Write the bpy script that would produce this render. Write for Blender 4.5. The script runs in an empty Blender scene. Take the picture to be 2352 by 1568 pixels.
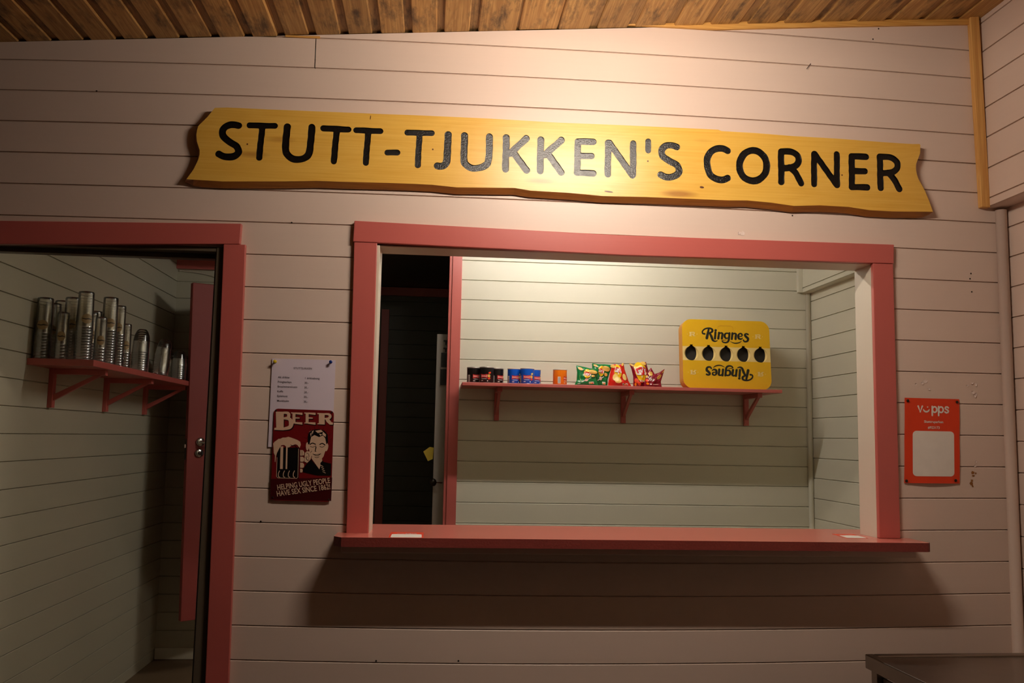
import bpy, bmesh, math, random
import numpy as np
from mathutils import Vector, Matrix
from mathutils.geometry import tessellate_polygon, delaunay_2d_cdt
random.seed(7)
COL = bpy.context.scene.collection
SC = bpy.context.scene
PI = math.pi

# ------------------------------------------------------------------ camera
F = 2056.7
CAM = np.array([1.1656, -3.1115, 1.4405])
def _rot(rx, ry, rz):
    cx, sx, cy, sy, cz, sz = math.cos(rx), math.sin(rx), math.cos(ry), math.sin(ry), math.cos(rz), math.sin(rz)
    Rz = np.array([[cz, -sz, 0], [sz, cz, 0], [0, 0, 1]]); Rx = np.array([[1, 0, 0], [0, cx, -sx], [0, sx, cx]])
    Ry = np.array([[cy, 0, sy], [0, 1, 0], [-sy, 0, cy]])
    return Rz @ Rx @ Ry
RC = _rot(.1071, -.0194, -.0849)
def _ray(u, v): return RC @ np.array([(u-1176)/F, 1, -(v-784)/F])
def py(u, v, Y=0.): d = _ray(u, v); return CAM + (Y-CAM[1])/d[1]*d      # survey: where a sight line meets a plane
def pz(u, v, Z): d = _ray(u, v); return CAM + (Z-CAM[2])/d[2]*d
cd = bpy.data.cameras.new('camera'); cam = bpy.data.objects.new('camera', cd); COL.objects.link(cam)
cd.sensor_width = 36; cd.lens = F/2352*36; cd.clip_start = .05
M4 = Matrix.Identity(4)
for i in range(3):
    M4[i][0], M4[i][1], M4[i][2], M4[i][3] = RC[i, 0], RC[i, 2], -RC[i, 1], CAM[i]
cam.matrix_world = M4
SC.camera = cam

# ------------------------------------------------------------------ materials
def lin(c):
    return tuple((x/12.92 if x <= .04045 else ((x+.055)/1.055)**2.4) for x in [k/255 for k in c]) + (1,)
MATS = {}
def base(name):
    m = bpy.data.materials.new(name); m.use_nodes = True
    nt = m.node_tree; b = nt.nodes['Principled BSDF']
    MATS[name] = m
    return m, nt, b
def N(nt, t, **kw):
    n = nt.nodes.new(t)
    for k, v in kw.items():
        if k.startswith('i_'): n.inputs[k[2:].replace('_', ' ')].default_value = v
        else: setattr(n, k, v)
    return n
def plain(name, c, rough=.5, metal=0., var=.06, scale=30., bump=0., coat=0.):
    m, nt, b = base(name); L = nt.links.new
    tc = N(nt, 'ShaderNodeTexCoord'); nz = N(nt, 'ShaderNodeTexNoise'); nz.inputs['Scale'].default_value = scale
    nz.inputs['Detail'].default_value = 4
    L(tc.outputs['Object'], nz.inputs['Vector'])
    mx = N(nt, 'ShaderNodeMix', data_type='RGBA')
    lc = lin(c)
    mx.inputs[6].default_value = tuple(x*(1-var) for x in lc[:3])+(1,); mx.inputs[7].default_value = tuple(min(1, x*(1+var)) for x in lc[:3])+(1,)
    L(nz.outputs['Fac'], mx.inputs[0]); L(mx.outputs[2], b.inputs['Base Color'])
    b.inputs['Roughness'].default_value = rough; b.inputs['Metallic'].default_value = metal
    if coat: b.inputs['Coat Weight'].default_value = coat
    if bump:
        bp = N(nt, 'ShaderNodeBump'); bp.inputs['Strength'].default_value = bump; bp.inputs['Distance'].default_value = .002
        L(nz.outputs['Fac'], bp.inputs['Height']); L(bp.outputs['Normal'], b.inputs['Normal'])
    return m
def painted(name, c, axis, rough=.42, bump=.25, var=.05):
    """painted board: faint raised grain and brush marks along one axis"""
    m, nt, b = base(name); L = nt.links.new
    tc = N(nt, 'ShaderNodeTexCoord'); mp = N(nt, 'ShaderNodeMapping')
    mp.inputs['Scale'].default_value = tuple(2.2 if i == axis else 110. for i in range(3))
    nz = N(nt, 'ShaderNodeTexNoise'); nz.inputs['Scale'].default_value = 1.; nz.inputs['Detail'].default_value = 3
    n2 = N(nt, 'ShaderNodeTexNoise'); n2.inputs['Scale'].default_value = 2.3; n2.inputs['Detail'].default_value = 5
    L(tc.outputs['Object'], mp.inputs['Vector']); L(mp.outputs['Vector'], nz.inputs['Vector']); L(tc.outputs['Object'], n2.inputs['Vector'])
    ad = N(nt, 'ShaderNodeMath', operation='MULTIPLY_ADD'); ad.inputs[1].default_value = .35; L(nz.outputs['Fac'], ad.inputs[0]); L(n2.outputs['Fac'], ad.inputs[2])
    mx = N(nt, 'ShaderNodeMix', data_type='RGBA'); lc = lin(c)
    mx.inputs[6].default_value = tuple(x*(1-var) for x in lc[:3])+(1,); mx.inputs[7].default_value = tuple(min(1, x*(1+var)) for x in lc[:3])+(1,)
    L(ad.outputs[0], mx.inputs[0]); L(mx.outputs[2], b.inputs['Base Color'])
    b.inputs['Roughness'].default_value = rough
    bp = N(nt, 'ShaderNodeBump'); bp.inputs['Strength'].default_value = bump; bp.inputs['Distance'].default_value = .0007
    L(nz.outputs['Fac'], bp.inputs['Height']); L(bp.outputs['Normal'], b.inputs['Normal'])
    return m
def rawwood(name, c_lo, c_hi, axis, rough=.55, knots=True, grain=60., tint=False, stain=0., gain=.5, knot_scale=(3., 9.), knot_c=(70, 38, 16), nrm=2, soft=(.3, .8)):
    """bare or varnished softwood: stretched growth rings, knots, optional dark weathering blotches and per-board tint"""
    m, nt, b = base(name); L = nt.links.new
    tc = N(nt, 'ShaderNodeTexCoord'); mp = N(nt, 'ShaderNodeMapping')
    mp.inputs['Scale'].default_value = tuple(1.3 if i == axis else grain*.35 for i in range(3))
    wob = N(nt, 'ShaderNodeTexNoise'); wob.inputs['Scale'].default_value = 1.; wob.inputs['Detail'].default_value = 3; wob.inputs['Distortion'].default_value = .6
    L(tc.outputs['Object'], mp.inputs['Vector']); L(mp.outputs['Vector'], wob.inputs['Vector'])
    ring = N(nt, 'ShaderNodeMath', operation='MULTIPLY'); ring.inputs[1].default_value = 9.; L(wob.outputs['Fac'], ring.inputs[0])
    fr = N(nt, 'ShaderNodeMath', operation='PINGPONG'); fr.inputs[1].default_value = .5; L(ring.outputs[0], fr.inputs[0])
    mp2 = N(nt, 'ShaderNodeMapping'); mp2.inputs['Scale'].default_value = tuple(3. if i == axis else 220. for i in range(3))
    fine = N(nt, 'ShaderNodeTexNoise'); fine.inputs['Scale'].default_value = 1.; L(tc.outputs['Object'], mp2.inputs['Vector']); L(mp2.outputs['Vector'], fine.inputs['Vector'])
    ad = N(nt, 'ShaderNodeMath', operation='MULTIPLY_ADD'); ad.inputs[1].default_value = gain; L(fr.outputs[0], ad.inputs[0]); L(fine.outputs['Fac'], ad.inputs[2])
    rp = N(nt, 'ShaderNodeValToRGB'); rp.color_ramp.elements[0].position = soft[0]; rp.color_ramp.elements[1].position = soft[1]
    rp.color_ramp.elements[0].color = lin(c_hi); rp.color_ramp.elements[1].color = lin(c_lo)
    L(ad.outputs[0], rp.inputs['Fac'])
    col = rp.outputs['Color']
    def mixin(fac, c):
        nonlocal col
        mx = N(nt, 'ShaderNodeMix', data_type='RGBA'); L(fac, mx.inputs[0]); L(col, mx.inputs[6]); mx.inputs[7].default_value = lin(c); col = mx.outputs[2]
    if knots:
        mk = N(nt, 'ShaderNodeMapping'); mk.inputs['Scale'].default_value = tuple(0. if i == nrm else knot_scale[0] if i == axis else knot_scale[1] for i in range(3))
        vo = N(nt, 'ShaderNodeTexVoronoi'); vo.inputs['Scale'].default_value = 1.
        L(tc.outputs['Object'], mk.inputs['Vector']); L(mk.outputs['Vector'], vo.inputs['Vector'])
        mr = N(nt, 'ShaderNodeMapRange'); mr.inputs[1].default_value = .05; mr.inputs[2].default_value = .12; mr.inputs[3].default_value = .7; mr.inputs[4].default_value = 0.
        L(vo.outputs['Distance'], mr.inputs[0]); mixin(mr.outputs[0], knot_c)
    if stain:
        ms = N(nt, 'ShaderNodeMapping'); ms.inputs['Scale'].default_value = tuple(5. if i == axis else 20. for i in range(3))
        ns = N(nt, 'ShaderNodeTexNoise'); ns.inputs['Scale'].default_value = 1.; ns.inputs['Detail'].default_value = 6; ns.inputs['Roughness'].default_value = .7
        L(tc.outputs['Object'], ms.inputs['Vector']); L(ms.outputs['Vector'], ns.inputs['Vector'])
        mr = N(nt, 'ShaderNodeMapRange'); mr.inputs[1].default_value = .50; mr.inputs[2].default_value = .68; mr.inputs[3].default_value = 0.; mr.inputs[4].default_value = stain
        L(ns.outputs['Fac'], mr.inputs[0]); mixin(mr.outputs[0], (62, 44, 28))
    if tint:
        at = N(nt, 'ShaderNodeAttribute', attribute_name='board'); hs = N(nt, 'ShaderNodeHueSaturation')
        mr = N(nt, 'ShaderNodeMapRange'); mr.inputs[3].default_value = .74; mr.inputs[4].default_value = 1.1
        L(at.outputs['Fac'], mr.inputs[0]); L(mr.outputs[0], hs.inputs['Value']); L(col, hs.inputs['Color']); col = hs.outputs['Color']
    L(col, b.inputs['Base Color']); b.inputs['Roughness'].default_value = rough
    bp = N(nt, 'ShaderNodeBump'); bp.inputs['Strength'].default_value = .2; bp.inputs['Distance'].default_value = .0008
    L(ad.outputs[0], bp.inputs['Height']); L(bp.outputs['Normal'], b.inputs['Normal'])
    return m
def clear_plastic(name, refl=.22, base_=.05, tint=(252, 251, 248)):
    m, nt, b = base(name); L = nt.links.new; out = nt.nodes['Material Output']
    nt.nodes.remove(b)
    tr = N(nt, 'ShaderNodeBsdfTransparent'); tr.inputs['Color'].default_value = lin(tint)
    gl = N(nt, 'ShaderNodeBsdfGlossy'); gl.inputs['Roughness'].default_value = .21; gl.inputs['Color'].default_value = (1, 1, 1, 1)
    lw = N(nt, 'ShaderNodeLayerWeight'); lw.inputs['Blend'].default_value = refl
    nz = N(nt, 'ShaderNodeTexNoise'); nz.inputs['Scale'].default_value = 60.
    mr = N(nt, 'ShaderNodeMapRange'); mr.inputs[3].default_value = .9; mr.inputs[4].default_value = 1.1; L(nz.outputs['Fac'], mr.inputs[0])
    mu = N(nt, 'ShaderNodeMath', operation='MULTIPLY_ADD', use_clamp=True); mu.inputs[2].default_value = base_; L(lw.outputs['Fresnel'], mu.inputs[0]); L(mr.outputs[0], mu.inputs[1])
    ms = N(nt, 'ShaderNodeMixShader'); L(mu.outputs[0], ms.inputs[0]); L(tr.outputs[0], ms.inputs[1]); L(gl.outputs[0], ms.inputs[2])
    L(ms.outputs[0], out.inputs['Surface'])
    return m
def glow(name, c, s):
    m, nt, b = base(name)
    b.inputs['Base Color'].default_value = (.8, .8, .8, 1); b.inputs['Emission Color'].default_value = c; b.inputs['Emission Strength'].default_value = s
    return m

PINK = painted('pink_beige_paint', (217, 195, 180), 0)
PINKY = painted('pink_beige_paint_side', (217, 195, 180), 1)
PINKZ = painted('pink_beige_paint_upright', (217, 195, 180), 2)
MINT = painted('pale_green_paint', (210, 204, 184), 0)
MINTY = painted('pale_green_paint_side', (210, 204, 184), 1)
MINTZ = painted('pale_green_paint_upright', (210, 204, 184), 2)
MINTG = painted('pale_green_dimmed', (188, 182, 160), 0)  # pale green darkened in the colour, standing in for dimmer light
MINTDIMY = painted('pale_green_dimmed_side', (188, 182, 160), 1)  # same darkened pale green, grain along the side wall
REDD = painted('door_red_dimmed', (140, 54, 46), 2, rough=.6)  # barn red darkened in the colour to suit the dim room
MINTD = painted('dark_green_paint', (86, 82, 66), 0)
DWOOD = painted('bounce_damping_boards', (64, 48, 37), 0)  # dark tone picked for the unseen walls to cut bounced light
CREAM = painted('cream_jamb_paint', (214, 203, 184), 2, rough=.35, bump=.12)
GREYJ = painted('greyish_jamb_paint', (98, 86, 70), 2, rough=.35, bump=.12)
RED = painted('barn_red_paint_x', (190, 96, 88), 0, rough=.33, bump=.2)
REDZ = painted('barn_red_paint_z', (190, 96, 88), 2, rough=.33, bump=.2)
REDY = painted('barn_red_paint_y', (190, 96, 88), 1, rough=.33, bump=.2)
COUNTER = painted('counter_red_gloss', (212, 120, 106), 0, rough=.2, bump=.06)
REDE = plain('counter_edge_red', (128, 52, 44), .5, var=.25, scale=140, bump=.5)
PINE = rawwood('varnished_pine', (220, 166, 62), (236, 192, 92), 0, rough=.33, grain=26, gain=.4, nrm=1, soft=(.15, 1.), knot_scale=(1.5, 7.), knot_c=(150, 86, 26))
PINEE = rawwood('varnished_pine_edge', (150, 92, 24), (178, 112, 36), 0, rough=.4, grain=50, knots=False)
CEILW = rawwood('aged_ceiling_board', (176, 128, 68), (214, 168, 100), 1, rough=.6, grain=36, tint=True, stain=.8, knot_scale=(4.5, 7.5))
CEILB = rawwood('aged_ceiling_backing', (150, 112, 66), (182, 140, 86), 1, rough=.65, grain=70, stain=.9)
RAWB = rawwood('raw_batten_wood', (206, 148, 76), (232, 182, 106), 2, rough=.5, grain=80, knots=False)
RAWX = rawwood('raw_strip_wood', (200, 142, 66), (228, 176, 96), 0, rough=.55, grain=80)
INK = plain('black_gloss_paint', (13, 12, 12), .24, var=.3, scale=260, bump=.55)
BLACKP = plain('black_print', (14, 13, 14), .4)
WHITEP = plain('white_print', (232, 226, 216), .45)
PAPER = plain('white_paper', (220, 206, 219), .6, var=.03, scale=12, bump=.15)
PRINTG = plain('grey_print', (66, 54, 60), .7)
TINR = plain('tin_dark_red', (112, 16, 20), .3, var=.25, scale=9)
TINC = plain('tin_cream', (214, 180, 152), .35, var=.1, scale=40)
TINK = plain('tin_black', (10, 8, 9), .3)
TINM = plain('tin_maroon', (62, 8, 12), .3)
ORGP = plain('orange_red_sheet', (226, 62, 22), .4, var=.04, scale=10)
STEEL = plain('brushed_steel', (150, 140, 130), .32, 1., var=.12, scale=14, bump=.05)
STEELD = plain('grey_panel', (170, 158, 148), .5)
CHROME = plain('chrome', (200, 196, 190), .15, 1.)
DARKM = plain('dark_metal', (60, 52, 46), .35, .8)
PINB = plain('blue_plastic', (20, 50, 130), .25)
PINY = plain('yellow_plastic', (226, 200, 40), .25)
LINO = plain('brown_floor', (118, 96, 72), .5, scale=6, var=.15)
OUTF = plain('worn_floor', (54, 44, 36), .6, scale=4, var=.2)
CANK = plain('can_black', (20, 17, 17), .3); CANB = plain('can_blue', (14, 86, 196), .3); CANO = plain('can_orange', (240, 126, 14), .3)
CANR = plain('can_logo_red', (196, 44, 44), .35); CANPK = plain('can_logo_pink', (238, 186, 176), .35)
TINEND = plain('can_rim_metal', (196, 190, 182), .3, .7)
LIDW = plain('lid_plastic', (206, 196, 180), .3)
CHIP = plain('chip_yellow', (226, 178, 84), .4, var=.2, scale=90); CHIPY = plain('chip_pale', (238, 206, 120), .4, var=.1, scale=90)
BAGG = plain('foil_green', (20, 116, 58), .24); BAGR = plain('foil_red', (206, 34, 20), .24); BAGM = plain('foil_maroon', (132, 16, 38), .24)
LOGOY = plain('logo_yellow', (246, 196, 20), .3); LOGOR = plain('logo_red', (204, 30, 26), .3)
VEGR = plain('pepper_red', (218, 62, 24), .35); LEAF = plain('leaf_print', (120, 170, 70), .35); ONION = plain('onion_print', (222, 178, 160), .35)
BOXY = plain('carton_yellow', (232, 178, 24), .32, var=.05, scale=6); BOXC = plain('carton_cream', (236, 204, 132), .35); BOXE = plain('carton_edge', (206, 140, 46), .5)
BOXD = plain('carton_inside', (40, 33, 26), .6); BOXK = plain('carton_lettering', (30, 30, 22), .4)
LOGT = plain('cup_print_tan', (168, 142, 98), .4); LOGD = plain('cup_print_dark', (44, 34, 24), .4)
PLAST = clear_plastic('clear_cup_plastic', .30, .08)
RIMP = clear_plastic('clear_rim_plastic', .6, .2)
BASEP = clear_plastic('clear_base_plastic', .05, .0)
PLAST2 = clear_plastic('clear_bowl_plastic', .22, .03)
FRIDGE = plain('white_enamel', (206, 198, 188), .35, var=.03, scale=3)
NOTE = plain('yellow_note', (206, 176, 60), .6)
DARKB = plain('black_box', (26, 26, 27), .35)
CABLE = plain('white_cable', (190, 180, 160), .5)
BULB = glow('warm_bulb_glow', (1, .86, .72, 1), 1.)
TUBE = glow('warm_tube_glow', (1, .94, .86, 1), 1.)

# ------------------------------------------------------------------ mesh builder
class MB:
    def __init__(s): s.k = 0; s.v = []; s.f = []; s.m = []; s.mats = []; s.smooth = []; s.tag = []
    def mi(s, m):
        if m not in s.mats: s.mats.append(m)
        return s.mats.index(m)
    def add(s, vs, fs, m, smooth=False, tag=0.):
        o = len(s.v); k = s.mi(m)
        s.v += [tuple(map(float, p)) for p in vs]
        for f in fs: s.f.append([i+o for i in f]); s.m.append(k); s.smooth.append(smooth); s.tag.append(tag)
    def up(s, place):
        # every printed shape lies a hair above the one before it
        s.k += 1; d = s.k*9e-6
        def f(x, y):
            p = place(x, y); return (p[0], p[1]-d, p[2])
        return f
    def box(s, lo, hi, m, tag=0.):
        (a, b, c), (d, e, f) = lo, hi
        s.add([(a, b, c), (d, b, c), (d, e, c), (a, e, c), (a, b, f), (d, b, f), (d, e, f), (a, e, f)],
              [(0, 3, 2, 1), (4, 5, 6, 7), (0, 1, 5, 4), (1, 2, 6, 5), (2, 3, 7, 6), (3, 0, 4, 7)], m, tag=tag)
    def prism(s, poly, fn0, fn1, m, mside=None, cap0=True, cap1=True):
        """poly: 2D outline, fn0/fn1 place it at the two ends"""
        n = len(poly); tri = tessellate_polygon([[Vector((p[0], p[1], 0)) for p in poly]])
        a = [fn0(*p) for p in poly]; b = [fn1(*p) for p in poly]
        if cap0: s.add(a, [t for t in tri], m)
        if cap1: s.add(b, [t[::-1] for t in tri], m)
        s.add(a+b, [(i, (i+1) % n, n+(i+1) % n, n+i) for i in range(n)], mside or m)
    def lathe(s, prof, m, org=(0, 0, 0), seg=28, smooth=True, caps=(False, False)):
        ox, oy, oz = org; vs = []; n = len(prof)
        for k in range(seg):
            a = 2*PI*k/seg
            vs += [(ox+r*math.cos(a), oy+r*math.sin(a), oz+z) for r, z in prof]
        fs = []
        for k in range(seg):
            k2 = (k+1) % seg
            fs += [(k*n+i, k2*n+i, k2*n+i+1, k*n+i+1) for i in range(n-1)]
        if caps[0]: fs.append([k*n for k in range(seg)][::-1])
        if caps[1]: fs.append([k*n+n-1 for k in range(seg)])
        s.add(vs, fs, m, smooth)
    def tube(s, pts, r, m, seg=10, smooth=True, cap=True):
        pts = [Vector(p) for p in pts]; n = len(pts); vs = []
        rr = r if isinstance(r, (list, tuple)) else [r]*n
        up = Vector((0, 0, 1))
        for i, p in enumerate(pts):
            t = (pts[min(i+1, n-1)]-pts[max(i-1, 0)]).normalized()
            a = t.cross(up)
            if a.length < 1e-3: a = t.cross(Vector((1, 0, 0)))
            a.normalize(); b = t.cross(a)
            vs += [tuple(p+a*rr[i]*math.cos(2*PI*k/seg)+b*rr[i]*math.sin(2*PI*k/seg)) for k in range(seg)]
        fs = [(i*seg+k, i*seg+(k+1) % seg, (i+1)*seg+(k+1) % seg, (i+1)*seg+k) for i in range(n-1) for k in range(seg)]
        if cap: fs += [list(range(seg)), list(range((n-1)*seg, n*seg))[::-1]]
        s.add(vs, fs, m, smooth)
    def poly(s, pts2, place, m):
        """flat filled 2D outline, mapped by place(x, y)"""
        place = s.up(place); tri = tessellate_polygon([[Vector((p[0], p[1], 0)) for p in pts2]])
        s.add([place(*p) for p in pts2], [t for t in tri], m)
    def stroke(s, pts, w, place, m, caps=True):
        """flat brush stroke along a 2D polyline, w: one width or one per point"""
        pts = [np.array(p, float) for p in pts]; n = len(pts); ws = [float(q) for q in np.interp(np.linspace(0, 1, n), np.linspace(0, 1, len(w)), w)] if isinstance(w, (list, tuple)) else [w]*n
        L = []; R = []
        for i in range(n):
            t = pts[min(i+1, n-1)]-pts[max(i-1, 0)]; t = t/(np.hypot(*t)+1e-9); nn = np.array([-t[1], t[0]])
            L.append(pts[i]+nn*ws[i]/2); R.append(pts[i]-nn*ws[i]/2)
        base_place = place; place = s.up(base_place)
        s.add([place(*p) for p in L]+[place(*p) for p in R], [(i, i+1, n+i+1, n+i) for i in range(n-1)], m)
        if caps:
            for i in (range(n) if n < 8 else (0, n-1)):
                place = s.up(base_place)
                c = [place(pts[i][0]+ws[i]/2*math.cos(a*PI/5), pts[i][1]+ws[i]/2*math.sin(a*PI/5)) for a in range(10)]
                s.add(c, [list(range(10))], m)
    def ellipse(s, c, rx, ry, place, m, n=20, rot=0.):
        cr, sr = math.cos(rot), math.sin(rot); place = s.up(place)
        q = [(rx*math.cos(2*PI*k/n), ry*math.sin(2*PI*k/n)) for k in range(n)]
        s.add([place(c[0]+x*cr-y*sr, c[1]+x*sr+y*cr) for x, y in q], [list(range(n))], m)
    def text(s, body, pos, size, place, m, bold=0., align='LEFT', sx=1., flip=False, shear=0., rot=0., width=None):
        """flat lettering; (x to the right, y downwards) art coordinates unless flip"""
        vs, fs = text_geo(body, bold, align); sg = 1 if flip else -1; cr, sr = math.cos(rot), math.sin(rot)
        if width: sx = width/size/(max(v[0] for v in vs)-min(v[0] for v in vs))
        q = [(x*size*sx+shear*y*size, sg*y*size) for x, y in vs]
        place = s.up(place)
        s.add([place(pos[0]+x*cr-y*sr, pos[1]+x*sr+y*cr) for x, y in q], fs, m)
    def build(s, name, parent=None, fix=False):
        me = bpy.data.meshes.new(name); me.from_pydata(s.v, [], s.f)
        for m in s.mats: me.materials.append(m)
        me.polygons.foreach_set('material_index', s.m); me.polygons.foreach_set('use_smooth', s.smooth)
        if any(s.tag):
            at = me.attributes.new('board', 'FLOAT', 'FACE'); at.data.foreach_set('value', s.tag)
        me.update(); me.validate(clean_customdata=False)
        if fix:
            bm = bmesh.new(); bm.from_mesh(me); bmesh.ops.recalc_face_normals(bm, faces=bm.faces); bm.to_mesh(me); bm.free()
        o = bpy.data.objects.new(name, me); COL.objects.link(o)
        if parent: o.parent = parent
        return o
_TX = {}
def text_geo(body, bold, align):
    k = (body, bold, align)
    if k not in _TX:
        cu = bpy.data.curves.new('lettering', 'FONT'); cu.body = body; cu.offset = bold; cu.align_x = align; cu.resolution_u = 3
        o = bpy.data.objects.new('lettering', cu); COL.objects.link(o)
        me = bpy.data.meshes.new_from_object(o)
        _TX[k] = ([(v.co.x, v.co.y) for v in me.vertices], [list(p.vertices) for p in me.polygons])
        bpy.data.objects.remove(o); bpy.data.meshes.remove(me); bpy.data.curves.remove(cu)
    return _TX[k]
def tag(o, label=None, cat=None, group=None, kind=None):
    if label: o['label'] = label
    if cat: o['category'] = cat
    if group: o['group'] = group
    if kind: o['kind'] = kind
    return o
def struct(o, label, cat): return tag(o, label, cat, kind='structure')
def thing(name, label, cat, loc=(0, 0, 0), rz=0., group=None):
    o = bpy.data.objects.new(name, None); COL.objects.link(o); o.location = loc; o.rotation_euler = (0, 0, rz); o.empty_display_size = .05
    return tag(o, label, cat, group)
def bevel(o, w=.002, seg=2):
    md = o.modifiers.new('soft_edges', 'BEVEL'); md.width = w; md.segments = seg; md.limit_method = 'ANGLE'; md.angle_limit = .6
    return o

# ------------------------------------------------------------------ board-clad walls
def board_rows(mb, m, zl, place, s0, s1, nseg, gap=.0036, ch=.0026, deep=.009, joints={}):
    """zl: groove heights from top to bottom as functions of s; place(s, z, d) with d = depth into the wall"""
    def strip(za, zb, sa, sb, n):
        ss = [sa+(sb-sa)*i/n for i in range(n+1)]; vs = []
        for t in ss:
            top, bot = za(t), zb(t)
            for z, d in ((top, deep), (top, ch*.9), (top-ch, 0.), (bot+gap, 0.), (bot+gap, deep), (bot, deep)): vs.append(place(t, z, d))
        mb.add(vs, [(i*6+k, i*6+k+1, (i+1)*6+k+1, (i+1)*6+k) for i in range(n) for k in range(5)], m)
    for i in range(len(zl)-1):
        cuts = [s0]+sorted(joints.get(i, []))+[s1]
        for a, b in zip(cuts[:-1], cuts[1:]):
            a2 = a+(.0015 if a != s0 else 0); b2 = b-(.0015 if b != s1 else 0)
            strip(zl[i], zl[i+1], a2, b2, max(1, int(nseg*(b-a)/(s1-s0))))
def cut_openings(o, holes, ax):
    """holes: (s0, s1, z0, z1) rectangles cut through a wall whose long axis is ax"""
    me = o.data; bm = bmesh.new(); bm.from_mesh(me)
    e = Vector([1 if i == ax else 0 for i in range(3)])
    for (a, b, c, d) in holes:
        for co, no in ((e*a, e), (e*b, e), (Vector((0, 0, c)), Vector((0, 0, 1))), (Vector((0, 0, d)), Vector((0, 0, 1)))):
            bmesh.ops.bisect_plane(bm, geom=bm.verts[:]+bm.edges[:]+bm.faces[:], plane_co=co, plane_no=no)
        kill = [f for f in bm.faces if a < f.calc_center_median()[ax] < b and c < f.calc_center_median().z < d]
        bmesh.ops.delete(bm, geom=kill, context='FACES')
    bm.to_mesh(me); bm.free()
CF = [2.93208, -1.07786, -0.04402, 0.01407, 0.03777, -0.03399, -0.00497, 0.00126, -0.01211, 0.00995, 0.0022, -0.00053, 0.00026, -0.00019, -7e-05, 1e-05]  # polynomial with the lens barrel bow worked into the groove heights
def groove(n):
    """height of the n-th board groove on the front wall; a lens bow is built into the board shape"""
    def f(x):
        x = min(max(x, -.75), 3.25); q = n/10
        return sum(CF[i*4+j]*x**i*q**j for i in range(4) for j in range(4))
    return f
XL, XR = -2.4, 3.2
fw = MB()
board_rows(fw, PINK, [groove(n) for n in range(-2, 27)], lambda s, z, d: (s, d, z), XL, 3.27, 40, joints={3: [.708]})
front = fw.build('wall_front'); cut_openings(front, [(.44, -5, 0, 0)][:0]+[(-.42, .452, -.2, 2.075), (.958, 2.7465, 1.085, 2.102)], 0)
bm = bmesh.new(); bm.from_mesh(front.data)
r_ = bmesh.ops.bisect_plane(bm, geom=bm.verts[:]+bm.edges[:]+bm.faces[:], plane_co=(0, 0, 2.796), plane_no=Vector((-.0835, 0, 1)).normalized(), clear_outer=True)
bm.to_mesh(front.data); bm.free()
struct(front, 'pink beige horizontal board wall around the red framed serving hatch', 'wall')
# back of the front wall, facing the kitchen
ib = MB()
zin = lambda z0: [(lambda k: (lambda s: z0-k*.113))(k) for k in range(0, 26)]
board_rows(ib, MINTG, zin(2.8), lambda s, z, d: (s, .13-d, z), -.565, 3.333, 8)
ob = ib.build('wall_kitchen_front'); cut_openings(ob, [(-.42, .452, -.2, 2.075), (.958, 2.7465, 1.085, 2.102)], 0)
struct(ob, 'kitchen side of the front wall behind the hatch frame', 'wall')
# right wall outside: upper part stands proud, lower part set back
rw = MB()
zu = [2.93+.114*k for k in range(3, 0, -1)]+[2.93, 2.82, 2.709, 2.594, 2.475, 2.361, 2.3285]
board_rows(rw, PINKY, [(lambda z: (lambda s: z))(z) for z in zu], lambda s, z, d: (3.2+d, s, z), -4.6, -.004, 4)
rw.add([(3.2, -4.6, 2.3285), (3.2, 0, 2.3285), (3.3, 0, 2.3285), (3.3, -4.6, 2.3285)], [(0, 1, 2, 3)], PINKY)
board_rows(rw, PINKY, [(lambda z: (lambda s: z))(2.253+.113-.113*k) for k in range(0, 24)], lambda s, z, d: (3.272+d, s, z), -4.6, -.001, 4)
struct(rw.build('wall_right'), 'pink beige board wall on the right with its upper part standing proud', 'wall')
lw = MB(); board_rows(lw, DWOOD, [(lambda z: (lambda s: z))(3.1-.113*k) for k in range(0, 29)], lambda s, z, d: (XL-d, s, z), -4.6, 0, 3)
struct(lw.build('wall_left'), 'unseen board wall far to the left, toned dark to cut bounce', 'wall')
bw = MB(); board_rows(bw, DWOOD, [(lambda z: (lambda s: z))(3.2-.113*k) for k in range(0, 30)], lambda s, z, d: (s, -4.6-d, z), XL, 3.3, 3)
struct(bw.build('wall_behind_camera'), 'unseen board wall behind the viewer, toned dark to cut bounce', 'wall')
fl = MB(); fl.box((XL-.1, -4.7, -.1), (3.4, .0, 0), OUTF)
struct(fl.build('floor'), 'worn brown floor in front of the hatch', 'floor')

# sloping board ceiling, boards run towards the viewer
CZ = lambda x: 2.797+.0835*x
cl = MB()
edges = [(-90, -106), (-30, -46), (43, 60), (118, 135), (192, 208), (266, 284), (339, 357), (412, 430), (486, 504), (562, 580), (637, 654), (709, 726), (782, 800), (855, 875),
         (930, 947), (1004, 1020), (1078, 1098), (1185, 1191), (1279, 1282), (1353, 1371), (1441, 1458), (1526, 1547), (1613, 1630), (1695, 1714), (1780, 1798),
         (1862, 1881), (1948, 1965), (2027, 2044), (2106, 2120), (2183, 2201)]
gx = [tuple(float(py(u, 100-.0235*min(u, 2200), 0)[0]) for u in sorted(e)) for e in sorted(edges, key=lambda e: min(e))]
bounds = []; x = XL-.05
while x < gx[0][0]-.13:
    bounds.append((x, x+.098)); x += .122
prev = x
for a, b in gx: bounds.append((prev, a)); prev = b
bounds.append((prev, 3.3))
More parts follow.
